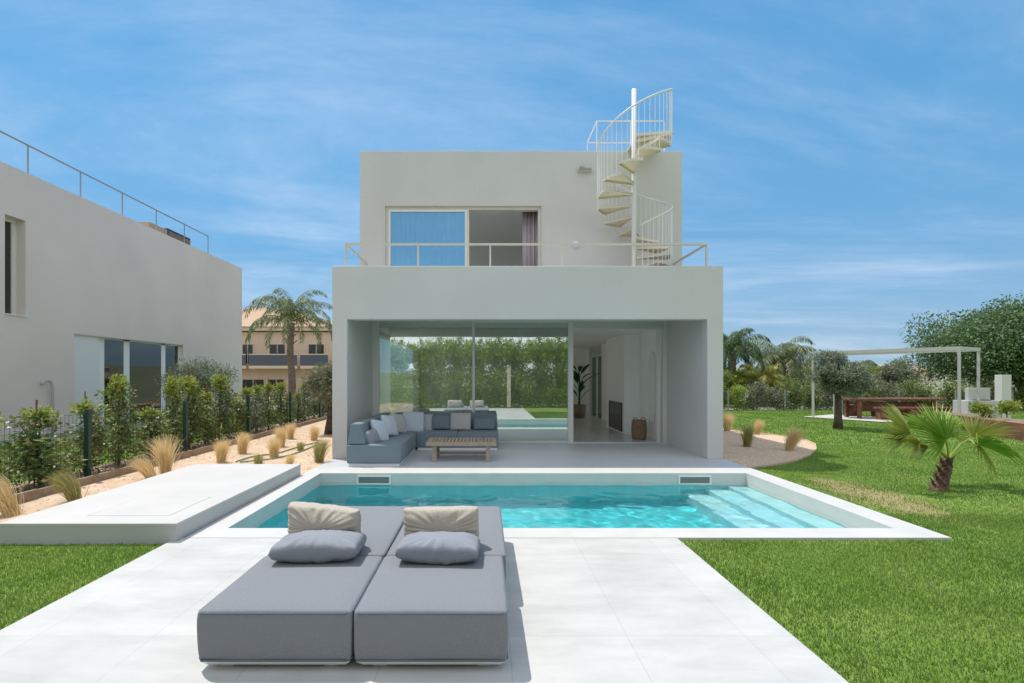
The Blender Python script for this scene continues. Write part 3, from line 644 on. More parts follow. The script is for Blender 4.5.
module(-1.595, -.742, BJ+.006, BB, 'rear module of the left grey daybed, reaching the pool edge', 2)
module(-.728, .125, BF, BJ-.006, 'front module of the right grey daybed, casting shadow on the deck', 3)
module(-.720, .150, BJ+.006, BB, 'rear module of the right grey daybed, right behind its two pillows', 4)

def pillow(name, w_, h_, t_, mat, loc, rot, label, group, seed=0, wrinkle=.006, pinch=.12, scale_n=9, rnd=.05):
    """closed cushion: two bulged faces meeting in a seam, corners pulled out"""
    from mathutils import noise
    n = 44; m = MB(); vs = []; idx = {}
    for side in (1, -1):
        for i in range(n+1):
            for j in range(n+1):
                u = 2*i/n-1; v = 2*j/n-1
                if side == -1 and (i in (0, n) or j in (0, n)): idx[(side, i, j)] = idx[(1, i, j)]; continue
                cr_ = 1-rnd*(abs(u*v))**3; x = u*cr_*(1-pinch*(1-abs(v)**2)*.3*abs(u)**3); y = v*cr_*(1-pinch*(1-abs(u)**2)*.3*abs(v)**3)
                cu = max(0, 1-abs(u)**2.6); cv = max(0, 1-abs(v)**2.6)
                z = side*(cu*cv)**.42*t_/2
                p = Vector((x*w_/2, y*h_/2, z))
                e = (1-cu*cv)
                rad = noise.noise(Vector((math.atan2(v, u)*6.5, seed*3.1, side)))*e*(1-e)*wrinkle*5
                nz = noise.noise(Vector((u*scale_n*.25, v*scale_n*.2, seed*5+side)))*wrinkle*(.5+e*.5)
                if not (i in (0, n) or j in (0, n)): p.z += nz+rad+side*wrinkle*.35*e*(1.5*abs(math.sin(u*15+seed+2*v))**.6*abs(v)**3+1.5*abs(math.sin(v*11+seed*2+u))**.6*abs(u)**3+.2*noise.noise(Vector((u*7, v*4, seed))))
                idx[(side, i, j)] = len(vs); vs.append(p)
    fs = []
    for side in (1, -1):
        for i in range(n):
            for j in range(n):
                q = (idx[(side,i,j)], idx[(side,i+1,j)], idx[(side,i+1,j+1)], idx[(side,i,j+1)])
                fs.append(q if side == 1 else q[::-1])
    m.add(vs, fs); o = m.build(name, mat, None, smooth=True)
    s = o.modifiers.new('sub', 'SUBSURF'); s.levels = 1; s.render_levels = 1
    o.location = loc; o.rotation_euler = rot
    return tag(o, label, 'pillow', group)
G1 = 'pillows on the daybeds'; zt = .352
pillow('pillow', .63, .42, .19, M['fab_gray'], (-1.19, 3.70, zt+.072), (R(-4), R(-1), R(2)), 'plump grey pillow lying flat on the left daybed below a beige one', G1, 1, .012)
pillow('pillow', .60, .40, .19, M['fab_gray'], (-.325, 3.665, zt+.072), (R(-4), 0, R(-2)), 'plump grey pillow lying flat on the right daybed below a cream one', G1, 2, .012)
pillow('pillow', .62, .33, .20, M['fab_beige'], (-1.24, 3.95, zt+.145), (R(96), R(3), R(-13)), 'twisted beige linen pillow propped behind the left grey pillow', G1, 3, .02, .1)
pillow('pillow', .60, .32, .18, M['fab_beige'], (-.335, 3.94, zt+.14), (R(97), R(-1), R(1)), 'straight beige linen pillow propped behind the right grey pillow', G1, 4, .014, .1)

# corner sofa
SX0, SX1, SY0, SY1 = -2.52, -1.54, 9.33, 12.38
t = empty('corner_sofa', (-1.2, 11.0, 0), 'blue grey L-shaped outdoor sofa on the covered terrace', 'sofa'); o = t.location
def bdf(x0, x1, y0, y1):
    m = MB(o); m.box(x0+.03, x1-.03, y0+.03, y1-.03, .0, .05); m.build('base_frame', M['base_white'], t)
bdf(SX0, SX1, SY0, SY1); bdf(SX1+.005, .30, 11.42, SY1)
soft_box('seat', SX0, SX1, SY0, 11.40, .052, .39, M['fab_sofa'], t, o, r=.018, puff=.006, seed=5)
soft_box('seat', SX0, SX1, 11.41, SY1, .052, .39, M['fab_sofa'], t, o, r=.018, puff=.006, seed=6)
soft_box('seat', SX1+.01, -.62, 11.42, SY1, .052, .39, M['fab_sofa'], t, o, r=.018, puff=.006, seed=7)
soft_box('seat', -.61, .30, 11.42, SY1, .052, .39, M['fab_sofa'], t, o, r=.018, puff=.006, seed=8)
def wedge(pts8):
    m = MB(o); m.add(pts8, [(0,3,2,1),(4,5,6,7),(0,1,5,4),(1,2,6,5),(2,3,7,6),(3,0,4,7)]); m.build('backrest', M['fab_sofa'], t, bevel=.02)
def wedge_l(y0, y1):
    wedge([(SX0,y0,.397),(-2.19,y0,.397),(-2.19,y1,.397),(SX0,y1,.397),(-2.46,y0+.02,.775),(-2.27,y0+.02,.775),(-2.27,y1-.02,.775),(-2.46,y1-.02,.775)])
def wedge_b(x0, x1):
    wedge([(x0,12.06,.397),(x1,12.06,.397),(x1,SY1,.397),(x0,SY1,.397),(x0+.02,12.14,.775),(x1-.02,12.14,.775),(x1-.02,12.33,.775),(x0+.02,12.33,.775)])
wedge_l(SY0+.03, 10.84); wedge_l(10.86, 12.37); wedge_b(-2.17, -1.53); wedge_b(-1.51, -.62); wedge_b(-.60, .30)
G2 = 'pillows on the corner sofa'
def sp(w_, h_, t_, mat, px, py, Y, rot, label, s):
    a = at(px, py, Y); pillow('pillow', w_, h_, t_, mat, a, rot, label, G2, s, .006, .1)
sp(.36, .30, .17, M['fab_gray'], 371.5, 437.5, 9.65, (R(68), R(-12), R(62)), 'small blue grey pillow at the open near end of the corner sofa', 11)
sp(.46, .46, .15, M['fab_white'], 380, 431, 10.0, (R(68), R(10), R(66)), 'pale blue pillow just behind the small blue grey one on the sofa', 12)
sp(.46, .46, .15, M['fab_white'], 389.5, 425.5, 10.65, (R(68), R(8), R(66)), 'middle pale blue pillow leaning along the left back of the sofa', 13)
sp(.46, .46, .15, M['fab_cream'], 398, 423.5, 11.25, (R(68), R(8), R(60)), 'beige pillow leaning along the left back, next to the sofa corner', 14)
sp(.52, .50, .16, M['fab_white'], 413, 422, 11.75, (R(72), R(3), R(12)), 'large pale blue pillow standing in the inner corner of the sofa', 15)
sp(.42, .42, .14, M['fab_cream'], 424.5, 423, 11.95, (R(74), R(-3), R(0)), 'beige pillow half hidden behind the large pale corner pillow', 16)
sp(.46, .34, .14, M['fab_sofa'], 441, 422.5, 11.92, (R(74), 0, 0), 'dark blue grey pillow between two cream ones on the sofa', 17)
sp(.50, .42, .15, M['fab_cream'], 460.5, 421.5, 11.88, (R(74), 0, R(-3)), 'square cream pillow in the middle of the long sofa back', 18)
sp(.50, .28, .14, M['fab_sofa'], 484, 424, 11.88, (R(70), 0, 0), 'dark blue lumbar pillow at the right end of the sofa', 19)

# coffee table
t = empty('coffee_table', (-.45, 10.15, 0), 'low slatted teak table in front of the corner sofa', 'table'); o = t.location
tx0, tx1, ty0, ty1, tz = -1.13, .22, 9.78, 10.52, .385
for k in range(11):
    x = tx0+(tx1-tx0)*(k+.5)/11
    pass
m = MB(o); m.box(tx0, tx1, ty0, ty0+.06, tz-.075, tz).box(tx0, tx1, ty1-.06, ty1, tz-.075, tz).box(tx0, tx0+.06, ty0+.061, ty1-.061, tz-.075, tz).box(tx1-.06, tx1, ty0+.061, ty1-.061, tz-.075, tz)
m.build('frame', M['teak'], t, bevel=.004)
m = MB(o); n = 18
for k in range(n):
    x = tx0+.07+(tx1-tx0-.14)*k/(n-1); m.box(x-.026, x+.026, ty0+.062, ty1-.062, tz-.025, tz-.001)
m.build('tabletop', M['teak'], t)
for x in (tx0+.16, tx1-.16):
    for y in (ty0+.07, ty1-.07):
        m = MB(o); m.box(x-.04, x+.04, y-.03, y+.03, 0, tz-.077); m.build('leg', M['teak'], t, bevel=.004)
    m = MB(o); m.box(x-.02, x+.02, ty0+.10, ty1-.10, .10, .15); m.build('stretcher', M['teak'], t)
m = MB(o); m.box(tx0+.18, tx1-.18, 10.13, 10.17, .105, .15); m.build('stretcher', M['teak'], t)

# ------------------------------------------------------------ neighbour villa
XN = -12.2; NY0, NY1 = 2.0, 25.7
NV = empty('villa', (XN, 14, 0), 'neighbouring beige cubic villa beyond the fence at left', 'house'); no = NV.location
def nbox(name, mat, boxes, parent=NV, bevel=0):
    m = MB(no)
    for b in boxes: m.box(*b)
    return m.build(name, mat, parent, bevel=bevel)
dy0, dy1, dz0, dz1 = 15.2, 20.7, 0.0, 2.93
wy0, wy1, wz0, wz1 = 13.01, 13.6, 3.25, 5.77
T = .35
nbox('wall', M['plaster_far'], [(XN-T, XN, NY0, wy0, 0, 7.06), (XN-T, XN, wy0, wy1, 0, wz0), (XN-T, XN, wy0, wy1, wz1, 7.06), (XN-T, XN, wy1, dy0, 0, 7.06), (XN-T, XN, dy0, dy1, dz1, 7.06), (XN-T, XN, dy1, NY1, 0, 7.06)])
nbox('wall', M['plaster_far'], [(XN-8, XN-T, NY0, NY0+T, 0, 7.06)]); nbox('wall', M['plaster_far'], [(XN-8, XN-T, NY1-T, NY1, 0, 7.06)]); nbox('wall', M['plaster_far'], [(XN-8-T, XN-8, NY0, NY1, 0, 7.06)])
nbox('roof', M['concrete'], [(XN-8, XN-T, NY0+T, NY1-T, 6.6, 6.85)])
nbox('inner_floor', M['floor_in'], [(XN-8, XN-.2, NY0+T, NY1-T, -.05, .003)]); nbox('inner_wall', M['plaster_in'], [(XN-4, XN-3.9, NY0+T, NY1-T, .004, 6.59)])
f = nbox('sliding_door', M['base_white'], [(XN-.22, XN-.16, 16.34, 16.62, 0, dz1), (XN-.22, XN-.16, 17.52, 17.80, 0, dz1), (XN-.22, XN-.16, 19.55, 19.80, 0, dz1), (XN-.22, XN-.12, dy1-.08, dy1-.002, 0, dz1), (XN-.22, XN-.16, 16.62, dy1-.08, dz1-.08, dz1-.001)])
for a, b in ((16.62, 17.52), (17.8, 19.55), (19.8, dy1-.08)): nbox('pane', M['glass_far'], [(XN-.18, XN-.17, a, b, 0.005, dz1-.08)], parent=f)
nbox('shutter', M['white_metal'], [(XN-.12, XN-.06, dy0+.01, 16.25, .01, dz1-.01)])
nbox('window_trim', M['beige_metal'], [(XN-.11, XN+.006, dy0, dy1, dz1-.04, dz1-.002)])
f = nbox('window_frame', M['frame'], [(XN-.31, XN-.25, wy0, 13.08, wz0, wz1-.001), (XN-.31, XN-.25, 13.47, 13.599, wz0, wz1-.001), (XN-.31, XN-.25, 13.08, 13.47, wz1-.09, wz1-.001)])
nbox('pane', M['glass_far'], [(XN-.29, XN-.28, 13.08, 13.47, wz0, wz1-.09)], parent=f)
nbox('sill', M['frame'], [(XN-.2, XN+.03, wy0-.02, wy1+.02, wz0-.035, wz0-.001)])
t = empty('roof_railing', (XN-.15, 14, 7.06), 'thin wire-like railing along the roof edge of the neighbouring villa', 'railing'); o = t.location
m = MB(o); m.bar((XN-.15, 6, 7.88), (XN-.15, 22.85, 7.88), .035); m.build('rail', M['rail_grey'], t)
y = 22.83; p0 = None
while y > 6:
    m = MB(o); m.box(XN-.165, XN-.135, y-.013, y+.013, 7.061, 7.864); m.build('post', M['rail_grey'], t); y -= 1.8
t = empty('air_conditioner', (XN-1, 20.5, 6.85), 'tan and dark air conditioning unit on the neighbouring roof behind the railing', 'air conditioner'); o = t.location
m = MB(o); m.box(XN-1.6, XN-.45, 19.3, 20.4, 6.851, 7.47); m.build('casing', M['ac_tan'], t, bevel=.02)
m = MB(o); m.box(XN-1.6, XN-.45, 20.41, 22.0, 6.851, 7.55); m.build('grille', M['ac_dark'], t, bevel=.02)
m = MB(o)
for k in range(9): m.box(XN-.45, XN-.42, 20.45, 21.95, 6.93+k*.06, 6.95+k*.06)
m.build('louvre', M['ac_tan'], t)
# gooseneck outdoor shower on that wall
yy = 14.3; m = MB((XN, yy, 0))
pts = [(XN+.12, yy, 0), (XN+.12, yy, 1.35)]+[(XN+.12, yy-.18+.18*math.cos(a), 1.35+.18*math.sin(a)) for a in [PI*k/8 for k in range(1, 8)]]
m.tube(pts, .035, 8); o = m.build('outdoor_shower', M['concrete'], smooth=True); o.location = (XN, yy, 0); tag(o, 'grey gooseneck pipe standing against the neighbouring villa wall', 'shower')

# ------------------------------------------------------------ peach building, hills
PB = empty('apartment_building', (-17, 46, 0), 'peach building with tiled roof and balconies behind the palm tree', 'building'); po = PB.location
YP = 45.0; k_ = YP/F
def pb(name, mat, boxes, parent=PB):
    m = MB(po)
    for b in boxes: m.box(*b)
    return m.build(name, mat, parent)
def pxx(x): return (x-CX)*k_
def pzz(y): return H-(y-CY)*k_
pb('wall', M['peach'], [(pxx(205), pxx(345), YP, YP+8, 0, pzz(332))])
m = MB(po); z = pzz(327); m.add([(pxx(203), YP-.5, z), (pxx(347), YP-.5, z), (pxx(347), YP+9, z), (pxx(203), YP+9, z), (pxx(225), YP+4.2, pzz(301)), (pxx(272), YP+4.2, pzz(303))],
   [(0, 1, 5, 4), (1, 2, 5), (2, 3, 4, 5), (3, 0, 4), (3, 2, 1, 0)]); m.build('roof', M['rooftile'], PB)
pb('cornice', M['peach_trim'], [(pxx(203), pxx(347), YP-.35, YP-.01, pzz(331), pzz(327)-.01)])
for a, b, c, d in ((232, 252, 366, 368.8), (255, 302, 366, 368.8), (305, 332, 366, 368.8)):
    bal_ = pb('balcony', M['peach_trim'], [(pxx(a), pxx(b), YP-1.2, YP-.002, pzz(d), pzz(c))])
    r_ = pb('balustrade', M['darkrail'], [(pxx(a), pxx(b), YP-1.2, YP-1.16, pzz(c)+.01, pzz(355.5))], parent=bal_)
    pb('handrail', M['peach_trim'], [(pxx(a), pxx(b), YP-1.22, YP-1.14, pzz(355.5), pzz(354.5))], parent=bal_)
for a, b, c, d in ((243, 253, 344.5, 365), (270, 285, 344.5, 365), (309, 324, 344.5, 365), (243, 264, 379.5, 392), (269, 284, 379.5, 392), (308, 322, 379.5, 392)):
    wf = pb('window', M['peach_trim'], [(pxx(a)-.08, pxx(b)+.08, YP-.06, YP-.003, pzz(d), pzz(c)+.08)])
    pb('pane', M['black_glass'], [(pxx(a), (pxx(a)+pxx(b))/2-.04, YP-.08, YP-.061, pzz(d)+.1, pzz(c)), ((pxx(a)+pxx(b))/2+.04, pxx(b), YP-.08, YP-.061, pzz(d)+.1, pzz(c))], parent=wf)
# distant rolling ground
def hills(name, y0, y1, zmax, seed, x0=-600, x1=900):
    nx, ny = 140, 14; xs = np.linspace(x0, x1, nx); ys = np.linspace(y0, y1, ny); X, Y = np.meshgrid(xs, ys)
    t_ = (Y-y0)/(y1-y0); r_ = np.random.default_rng(seed); Z = np.zeros_like(X)
    for i in range(7): Z += np.sin(X*(.006*1.7**i)+r_.random()*6.28)/(1.6**i)
    Z = zmax*np.sin(t_*PI)**.8*(.65+.2*Z)-.2
    V = np.stack([X, Y, Z], -1).reshape(-1, 3); ii = np.arange(nx*ny).reshape(ny, nx)
    o = np_mesh(name, V, np.stack([ii[:-1,:-1], ii[:-1,1:], ii[1:,1:], ii[1:,:-1]], -1).reshape(-1, 4), 4, M['hill'])
    o.data.polygons.foreach_set('use_smooth', [True]*len(o.data.polygons)); tag(o, kind='structure')
hills('hills', 260, 620, 11, 5)
for (px, w_, h_, Y) in ((886, 7, 3.2, 120), (908, 9, 3.6, 135), (924, 6, 3.0, 128), (790, 9, 3.5, 110)):
    X_ = (px-CX)*Y/F; t = empty('far_house', (X_, Y, 0), {886: 'tiny white house on the rise, left of the far pair', 908: 'tiny white house on the rise, right of a smaller one', 924: 'tiny pale house on the rise nearest the dark tree', 790: 'pale house glimpsed behind the shaggy palm beyond the right hedge'}[px], 'house', 'houses far beyond the hedge'); o = t.location
    m = MB(o); m.box(X_-w_/2, X_+w_/2, Y, Y+7, -.05, h_); m.build('wall', M['peach_trim'], t)
    m = MB(o); m.add([(X_-w_/2-.4, Y-.4, h_), (X_+w_/2+.4, Y-.4, h_), (X_+w_/2+.4, Y+7.4, h_), (X_-w_/2-.4, Y+7.4, h_), (X_-w_/4, Y+3.5, h_+1.2), (X_+w_/4, Y+3.5, h_+1.2)], [(0,1,5,4),(1,2,5),(2,3,4,5),(3,0,4),(3,2,1,0)]); m.build('roof', M['rooftile'], t)
    for dx in (-w_/4, w_/4):
        m = MB(o); m.box(X_+dx-.5, X_+dx+.5, Y-.06, Y-.01, 1.2, 2.4); m.build('window', M['black_glass'], t)

# ------------------------------------------------------------ plants
def tree(name, base, h, rad, label, cat, mat, nleaf, lsize, trunk_h, trunk_r, seed, aspect=.3, squash=.8, nclump=26, group=None, bark='bark', shell=.5, clr=.32):
    random.seed(seed); base = Vector(base); t = empty(name, base, label, cat, group)
    m = MB(base); top = base+Vector((.05*h, 0, trunk_h)); lean = Vector((random.uniform(-.1, .1), random.uniform(-.1, .1), 0))*trunk_h
    m.tube([base-Vector((0, 0, .05)), base+lean*.3+Vector((0, 0, trunk_h*.25)), base+lean+Vector((0, 0, trunk_h*.6)), base+lean*.8+Vector((0, 0, trunk_h))], [trunk_r*1.35, trunk_r*1.05, trunk_r*.9, trunk_r*.85], 10)
    fork = base+lean*.8+Vector((0, 0, trunk_h*.95)); cz = (trunk_h*.75+h)/2; ch = (h-trunk_h*.75)/2; clumps = []
    for k in range(nclump):
        d = Vector((random.gauss(0, 1), random.gauss(0, 1), random.gauss(0, 1))).normalized(); r = random.uniform(.35, .82)
        c = Vector((d.x*rad*r, d.y*rad*r, cz+d.z*ch*r)); cr = rad*random.uniform(clr*.6, clr*1.15)
        clumps.append((c.x, c.y, c.z, cr, cr, cr*squash))
        if k < 9:
            e = base+c; mid = fork.lerp(e, .5)+Vector((0, 0, .08*h))
            m.tube([fork, mid, e], [trunk_r*.5, trunk_r*.3, trunk_r*.1], 6)
    m.build('trunk', M[bark], t, smooth=True)
    leaf_cloud('crown', clumps, nleaf, lsize, M[mat], t, aspect, shell)
    return t
# olive tree on the lawn
b = gnd(838, 428); tree('olive_tree', b, 2.5, 1.02, 'small grey green olive tree standing alone on the lawn before the pergola', 'tree', 'olive', 20000, .085, 1.05, .11, 4, .28, nclump=36)
tree('olive_tree', gnd(328.5, 433.5), 2.15, .85, 'slim olive tree with dark trunk beside the left corner of the villa', 'tree', 'shrub_g', 7000, .085, 1.0, .10, 6, .28)
tree('olive_tree', (-9.6, 17.0, 0), 2.35, 1.35, 'silver leaved olive bush against the neighbouring villa wall', 'tree', 'olive', 9000, .09, .7, .09, 8, .25)
# big dark tree on the right
tree('carob_tree', (28.4, 27, 0), 5.75, 5.4, 'large dense dark green tree behind the pergola at the right edge', 'tree', 'olive2', 95000, .15, .7, .32, 12, .45, squash=.8, nclump=120, clr=.27)
# bushes and small trees behind the right hedge
spec = [(12.2, 29, 2.6, 1.4, 'shrub'), (14.5, 31, 2.3, 1.6, 'hedge'), (20.5, 30, 2.4, 1.7, 'shrub'), (22.5, 28.5, 2.2, 1.5, 'shrub_g'), (24.5, 33, 2.5, 1.9, 'hedge'), (18.0, 33, 2.3, 1.5, 'shrub_g'), (28.5, 36, 2.7, 2.2, 'shrub_g'), (21.5, 36, 2.7, 1.9, 'shrub')]
lab = ['bushy green tree just right of the villa, below the dark palm', 'yellow green rounded tree left of the shaggy palm trunk', 'mid green bush behind the rust table', 'greyish bush behind the right half of the rust table', 'yellow green bush beyond the hedge, right of the lone olive tree', 'greyish bush behind the crown of the lone olive tree', 'pale greyish bush at the foot of the dark right hand tree', 'tall green bush beyond the hedge above the rust table']
for i, (x, y, h, r, mt) in enumerate(spec): tree('background_tree', (x, y, 0), h, r, lab[i], 'tree', mt, 7000, .15, .5, .1, 40+i, .4, nclump=20, group='trees beyond the right hedge')

# shrubs
def make_shrub(name, label, mats, h, r, n, ls, seed, group, stake=True, cat='shrub', tips=True):
    random.seed(seed); t = empty(name, (0, 0, 0), label, cat, group); m = MB()
    clumps = []
    for k in range(13):
        z = h*(.12+.78*(k+.5)/13); rr_ = r*(1.0-.55*(z/h)**1.5)*random.uniform(.5, .75); a = random.random()*6.28; q = r*random.uniform(.1, .5)
        clumps.append((q*math.cos(a), q*math.sin(a), z, rr_, rr_, rr_*1.1))
        if k % 2 == 0: m.tube([(0, 0, z*.5), (q*math.cos(a), q*math.sin(a), z)], [.01, .004], 5)
    m.tube([(0, 0, -.05), (.02, 0, h*.5), (0, .02, h*.9)], [.018, .013, .006], 6); m.build('stem', M['bark'], t)
    leaf_cloud('foliage', clumps, n, ls, M[mats], t, .5, .6)
    if tips: leaf_cloud('new_shoots', [(0, 0, h*.92, r*.36, r*.36, h*.14)], n//4, ls, M['shrub_y'], t, .45, .9, .8)
    if stake: s = MB(); s.tube([(.05, .02, -.05), (.03, .02, h+.22)], .009, 6); s.build('stake', M['rust'], t)
    return t
GL = 'young hedge shrubs along the left fence'
protos = [make_shrub('hedge_shrub', 'x', 'shrub', 1.5, .40, 1500, .07, 21, GL), make_shrub('hedge_shrub', 'x', 'shrub', 1.28, .44, 1400, .065, 22, GL), make_shrub('hedge_shrub', 'x', 'shrub_g', 1.35, .42, 1500, .06, 23, GL)]
random.seed(5); used = set()
ypos = [6.15, 6.95, 7.75, 8.7, 9.6, 10.3, 11.1, 11.8, 12.5, 13.2, 13.9, 14.7, 15.4, 16.1, 16.9, 17.7, 18.5, 19.4, 20.3, 21.2, 22.2, 23.3, 24.4]
post_y = [5.45, 8.28, 10.97, 13.9, 16.9, 19.9, 22.9]
for i, y in enumerate(ypos):
    kk = [0, 1, 0, 1, 0, 1, 0][i % 7] if i < 11 else random.choice([0, 1, 2, 2])
    if i == 11: kk = 2
    src = protos[kk]
    s = src if kk not in used else copy_tree(src); used.add(kk)
    s.location = (-6.8+random.uniform(-.08, .08), y, -.02); s.rotation_euler.z = random.random()*6; s.scale = (random.uniform(1.0, 1.5),)*2+(random.uniform(.72, 1.1),)
    pi = sum(1 for p in post_y if p < y); ordn = ['first', 'second', 'third', 'fourth', 'fifth', 'sixth', 'seventh']
    within = sum(1 for q in ypos if q < y and sum(1 for p in post_y if p < q) == pi)
    tone = 'grey leaved' if kk == 2 else 'glossy green'
    s['label'] = f'{tone} staked shrub, {ordn[within]} after the ' + ('picture edge' if pi == 0 else f'{ordn[pi-1]} green post from the left' if pi == 1 or True else '')
# right hedge row and the fence in it
GRt = 'clipped shrubs along the right hand boundary'
ph = [make_shrub('boundary_shrub', 'x', 'shrub', 1.45, .75, 3000, .09, 31, GRt, False, tips=False), make_shrub('boundary_shrub', 'x', 'hedge', 1.4, .75, 2600, .09, 32, GRt, False, tips=False), make_shrub('boundary_shrub', 'x', 'shrub_g', 1.3, .7, 2600, .09, 33, GRt, False, tips=False)]
used = set(); random.seed(9)
for i in range(19):
    kk = random.choice([0, 0, 1, 2]); s = ph[kk] if kk not in used else copy_tree(ph[kk]); used.add(kk)
    s.location = (10.6+i*.95, 25.4+random.uniform(-.15, .15), -.02); s.rotation_euler.z = random.random()*6; s.scale = (1, 1, random.uniform(.85, 1.12))
    oo = ['first', 'second', 'third', 'fourth', 'fifth', 'sixth', 'seventh', 'eighth', 'ninth', 'tenth', 'eleventh', 'twelfth', 'thirteenth', 'fourteenth', 'fifteenth', 'sixteenth', 'seventeenth', 'eighteenth', 'nineteenth'][i]
    s['label'] = f'{["green", "dark green", "greyish"][kk]} rounded boundary shrub, {oo} counted from the villa corner rightwards'
for k_s, p in enumerate(protos+ph):
    if p['label'] == 'x': bpy.data.objects.remove(p)
# tall hedge behind the camera (seen mirrored in the glazing)
GH = 'tall hedge plants behind the daybeds'
random.seed(77)
hp0 = empty('hedge_plant', (0, 0, 0), 'x', 'hedge plant', GH)
cl = [(random.uniform(-.55, .55), random.uniform(-.3, .3), .25+2.55*random.random(), .42, .38, .45) for _ in range(30)]+[(random.uniform(-.5, .5), random.uniform(-.2, .2), random.uniform(2.6, 3.1), .14, .14, .5) for _ in range(9)]
leaf_cloud('foliage', cl, 12000, .12, M['hedge'], hp0, .35, .6, .5)
m = MB(); m.tube([(0, 0, -.05), (0, 0, 2.4)], [.03, .01], 6); m.build('stem', M['bark'], hp0)
nH = 17
for i in range(nH):
    s = hp0 if i == 0 else copy_tree(hp0)
    s.location = (-7.6+i*1.05, -2.3+random.uniform(-.1, .1), -.02); s.rotation_euler.z = random.choice([0, PI])+random.uniform(-.2, .2); s.scale.z = random.uniform(1.02, 1.18)
    s['label'] = 'yellow green tall hedge plant mirrored in the terrace glazing'
m = MB((1.25, -1.75, 0)); m.box(1.15, 1.35, -1.85, -1.65, 0, 2.15); m.box(1.13, 1.37, -1.87, -1.63, 2.151, 2.19)
o = m.build('garden_post', M['peach_trim'], bevel=.01); o.location = (1.25, -1.75, 0); tag(o, 'pale square post mirrored in the middle glass pane before the hedge', 'post')

# stipa grasses
def make_stipa(seed, n, h, lean, mat):
    r_ = np.random.default_rng(seed); az = r_.random(n)*2*PI; sp_ = np.abs(r_.normal(size=n))*.22; ln = h*(.55+.6*r_.random(n))
    segs = 5; P = np.stack([r_.normal(size=n)*.028, r_.normal(size=n)*.028, np.zeros(n)], 1)
    d = np.stack([np.cos(az)*np.sin(sp_)+lean[0]*.45, np.sin(az)*np.sin(sp_)+lean[1]*.45, np.cos(sp_)], 1); d = unit(d)
    S = unit(np.cross(d, np.array([[.3, -1, .1]]))); rows = []; w0 = .0036
    for k in range(segs+1):
        wd = w0*(1-k/segs*.85); rows.append(P+S*wd); rows.append(P-S*wd)
        P = P+d*(ln/segs)[:, None]; d = unit(d+np.array([lean[0], lean[1], -.10])*.34*(k+.4)/2+np.stack([np.cos(az), np.sin(az), az*0-.4], 1)*.05*k)
    V = np.stack(rows, 1).reshape(-1, 3); b = np.arange(n)[:, None, None]*2*(segs+1); kk = np.arange(segs)[None, :, None]*2
    Fc = (b+kk+np.array([0, 1, 3, 2])[None, None, :]).reshape(-1, 4)
    o = np_mesh('feather_grass', V, Fc, 4, M[mat]); return o
GS = 'feather grass clumps on sand and gravel'
SPC = [(12, 514, .62, (-1, .1), 'stipa', 'long windswept tan grass tuft at the left picture edge'),
 (76, 500, .46, (-.85, 0), 'stipa_g', 'greenish tuft bending left in front of the first fence post'),
 (152, 478, .42, (-.9, 0), 'stipa', 'flattened tan tuft lying left of the tallest tuft'),
 (166, 473, .62, (-.15, 0), 'stipa', 'tallest upright tan tuft behind the raised platform'),
 (221.5, 461, .42, (.05, 0), 'stipa', 'round tan tuft below the second fence post'),
 (242, 452.5, .44, (.15, 0), 'stipa', 'wide tan tuft by the timber edging right of the second post'),
 (258.5, 464, .20, (0, 0), 'stipa_g', 'low greenish tuft at the far platform edge'),
 (274, 456, .38, (.05, 0), 'stipa', 'tan tuft beside the garden hose, left of two taller ones'),
 (281, 446, .46, (0, 0), 'stipa', 'bushy tan tuft right behind the hose'),
 (290, 438, .40, (.1, 0), 'stipa', 'tan tuft next to the timber edging near the far post'),
 (289, 464, .20, (.3, 0), 'stipa', 'low spreading tan tuft behind the platform corner'),
 (300.5, 449.5, .18, (0, 0), 'stipa_g', 'smallest dry tuft in the middle of the sand'),
 (314, 439.5, .34, (.1, 0), 'stipa', 'small tan tuft close to the slim olive trunk'),
 (319, 461, .42, (.2, 0), 'stipa_g', 'upright green based tuft beside the villa pillar'),
 (727, 431, .55, (.1, 0), 'stipa', 'tan tuft half hidden behind the right villa wall'),
 (747, 446.5, .52, (.1, 0), 'stipa_g', 'dark green tuft in the shaded gravel nearest the villa'),
 (757, 434, .42, (.25, 0), 'stipa', 'sunlit golden tuft behind the dark one in the gravel'),
 (789, 450.5, .56, (.5, 0), 'stipa', 'golden tuft leaning right near the curved gravel edge')]
for i, (px, py, h, ln, mt, lb) in enumerate(SPC):
    o = make_stipa(100+i, 800 if h > .3 else 350, h, ln, mt); o.location = gnd(px, py); o.location.z = -.02; tag(o, lb, 'ornamental grass', GS)

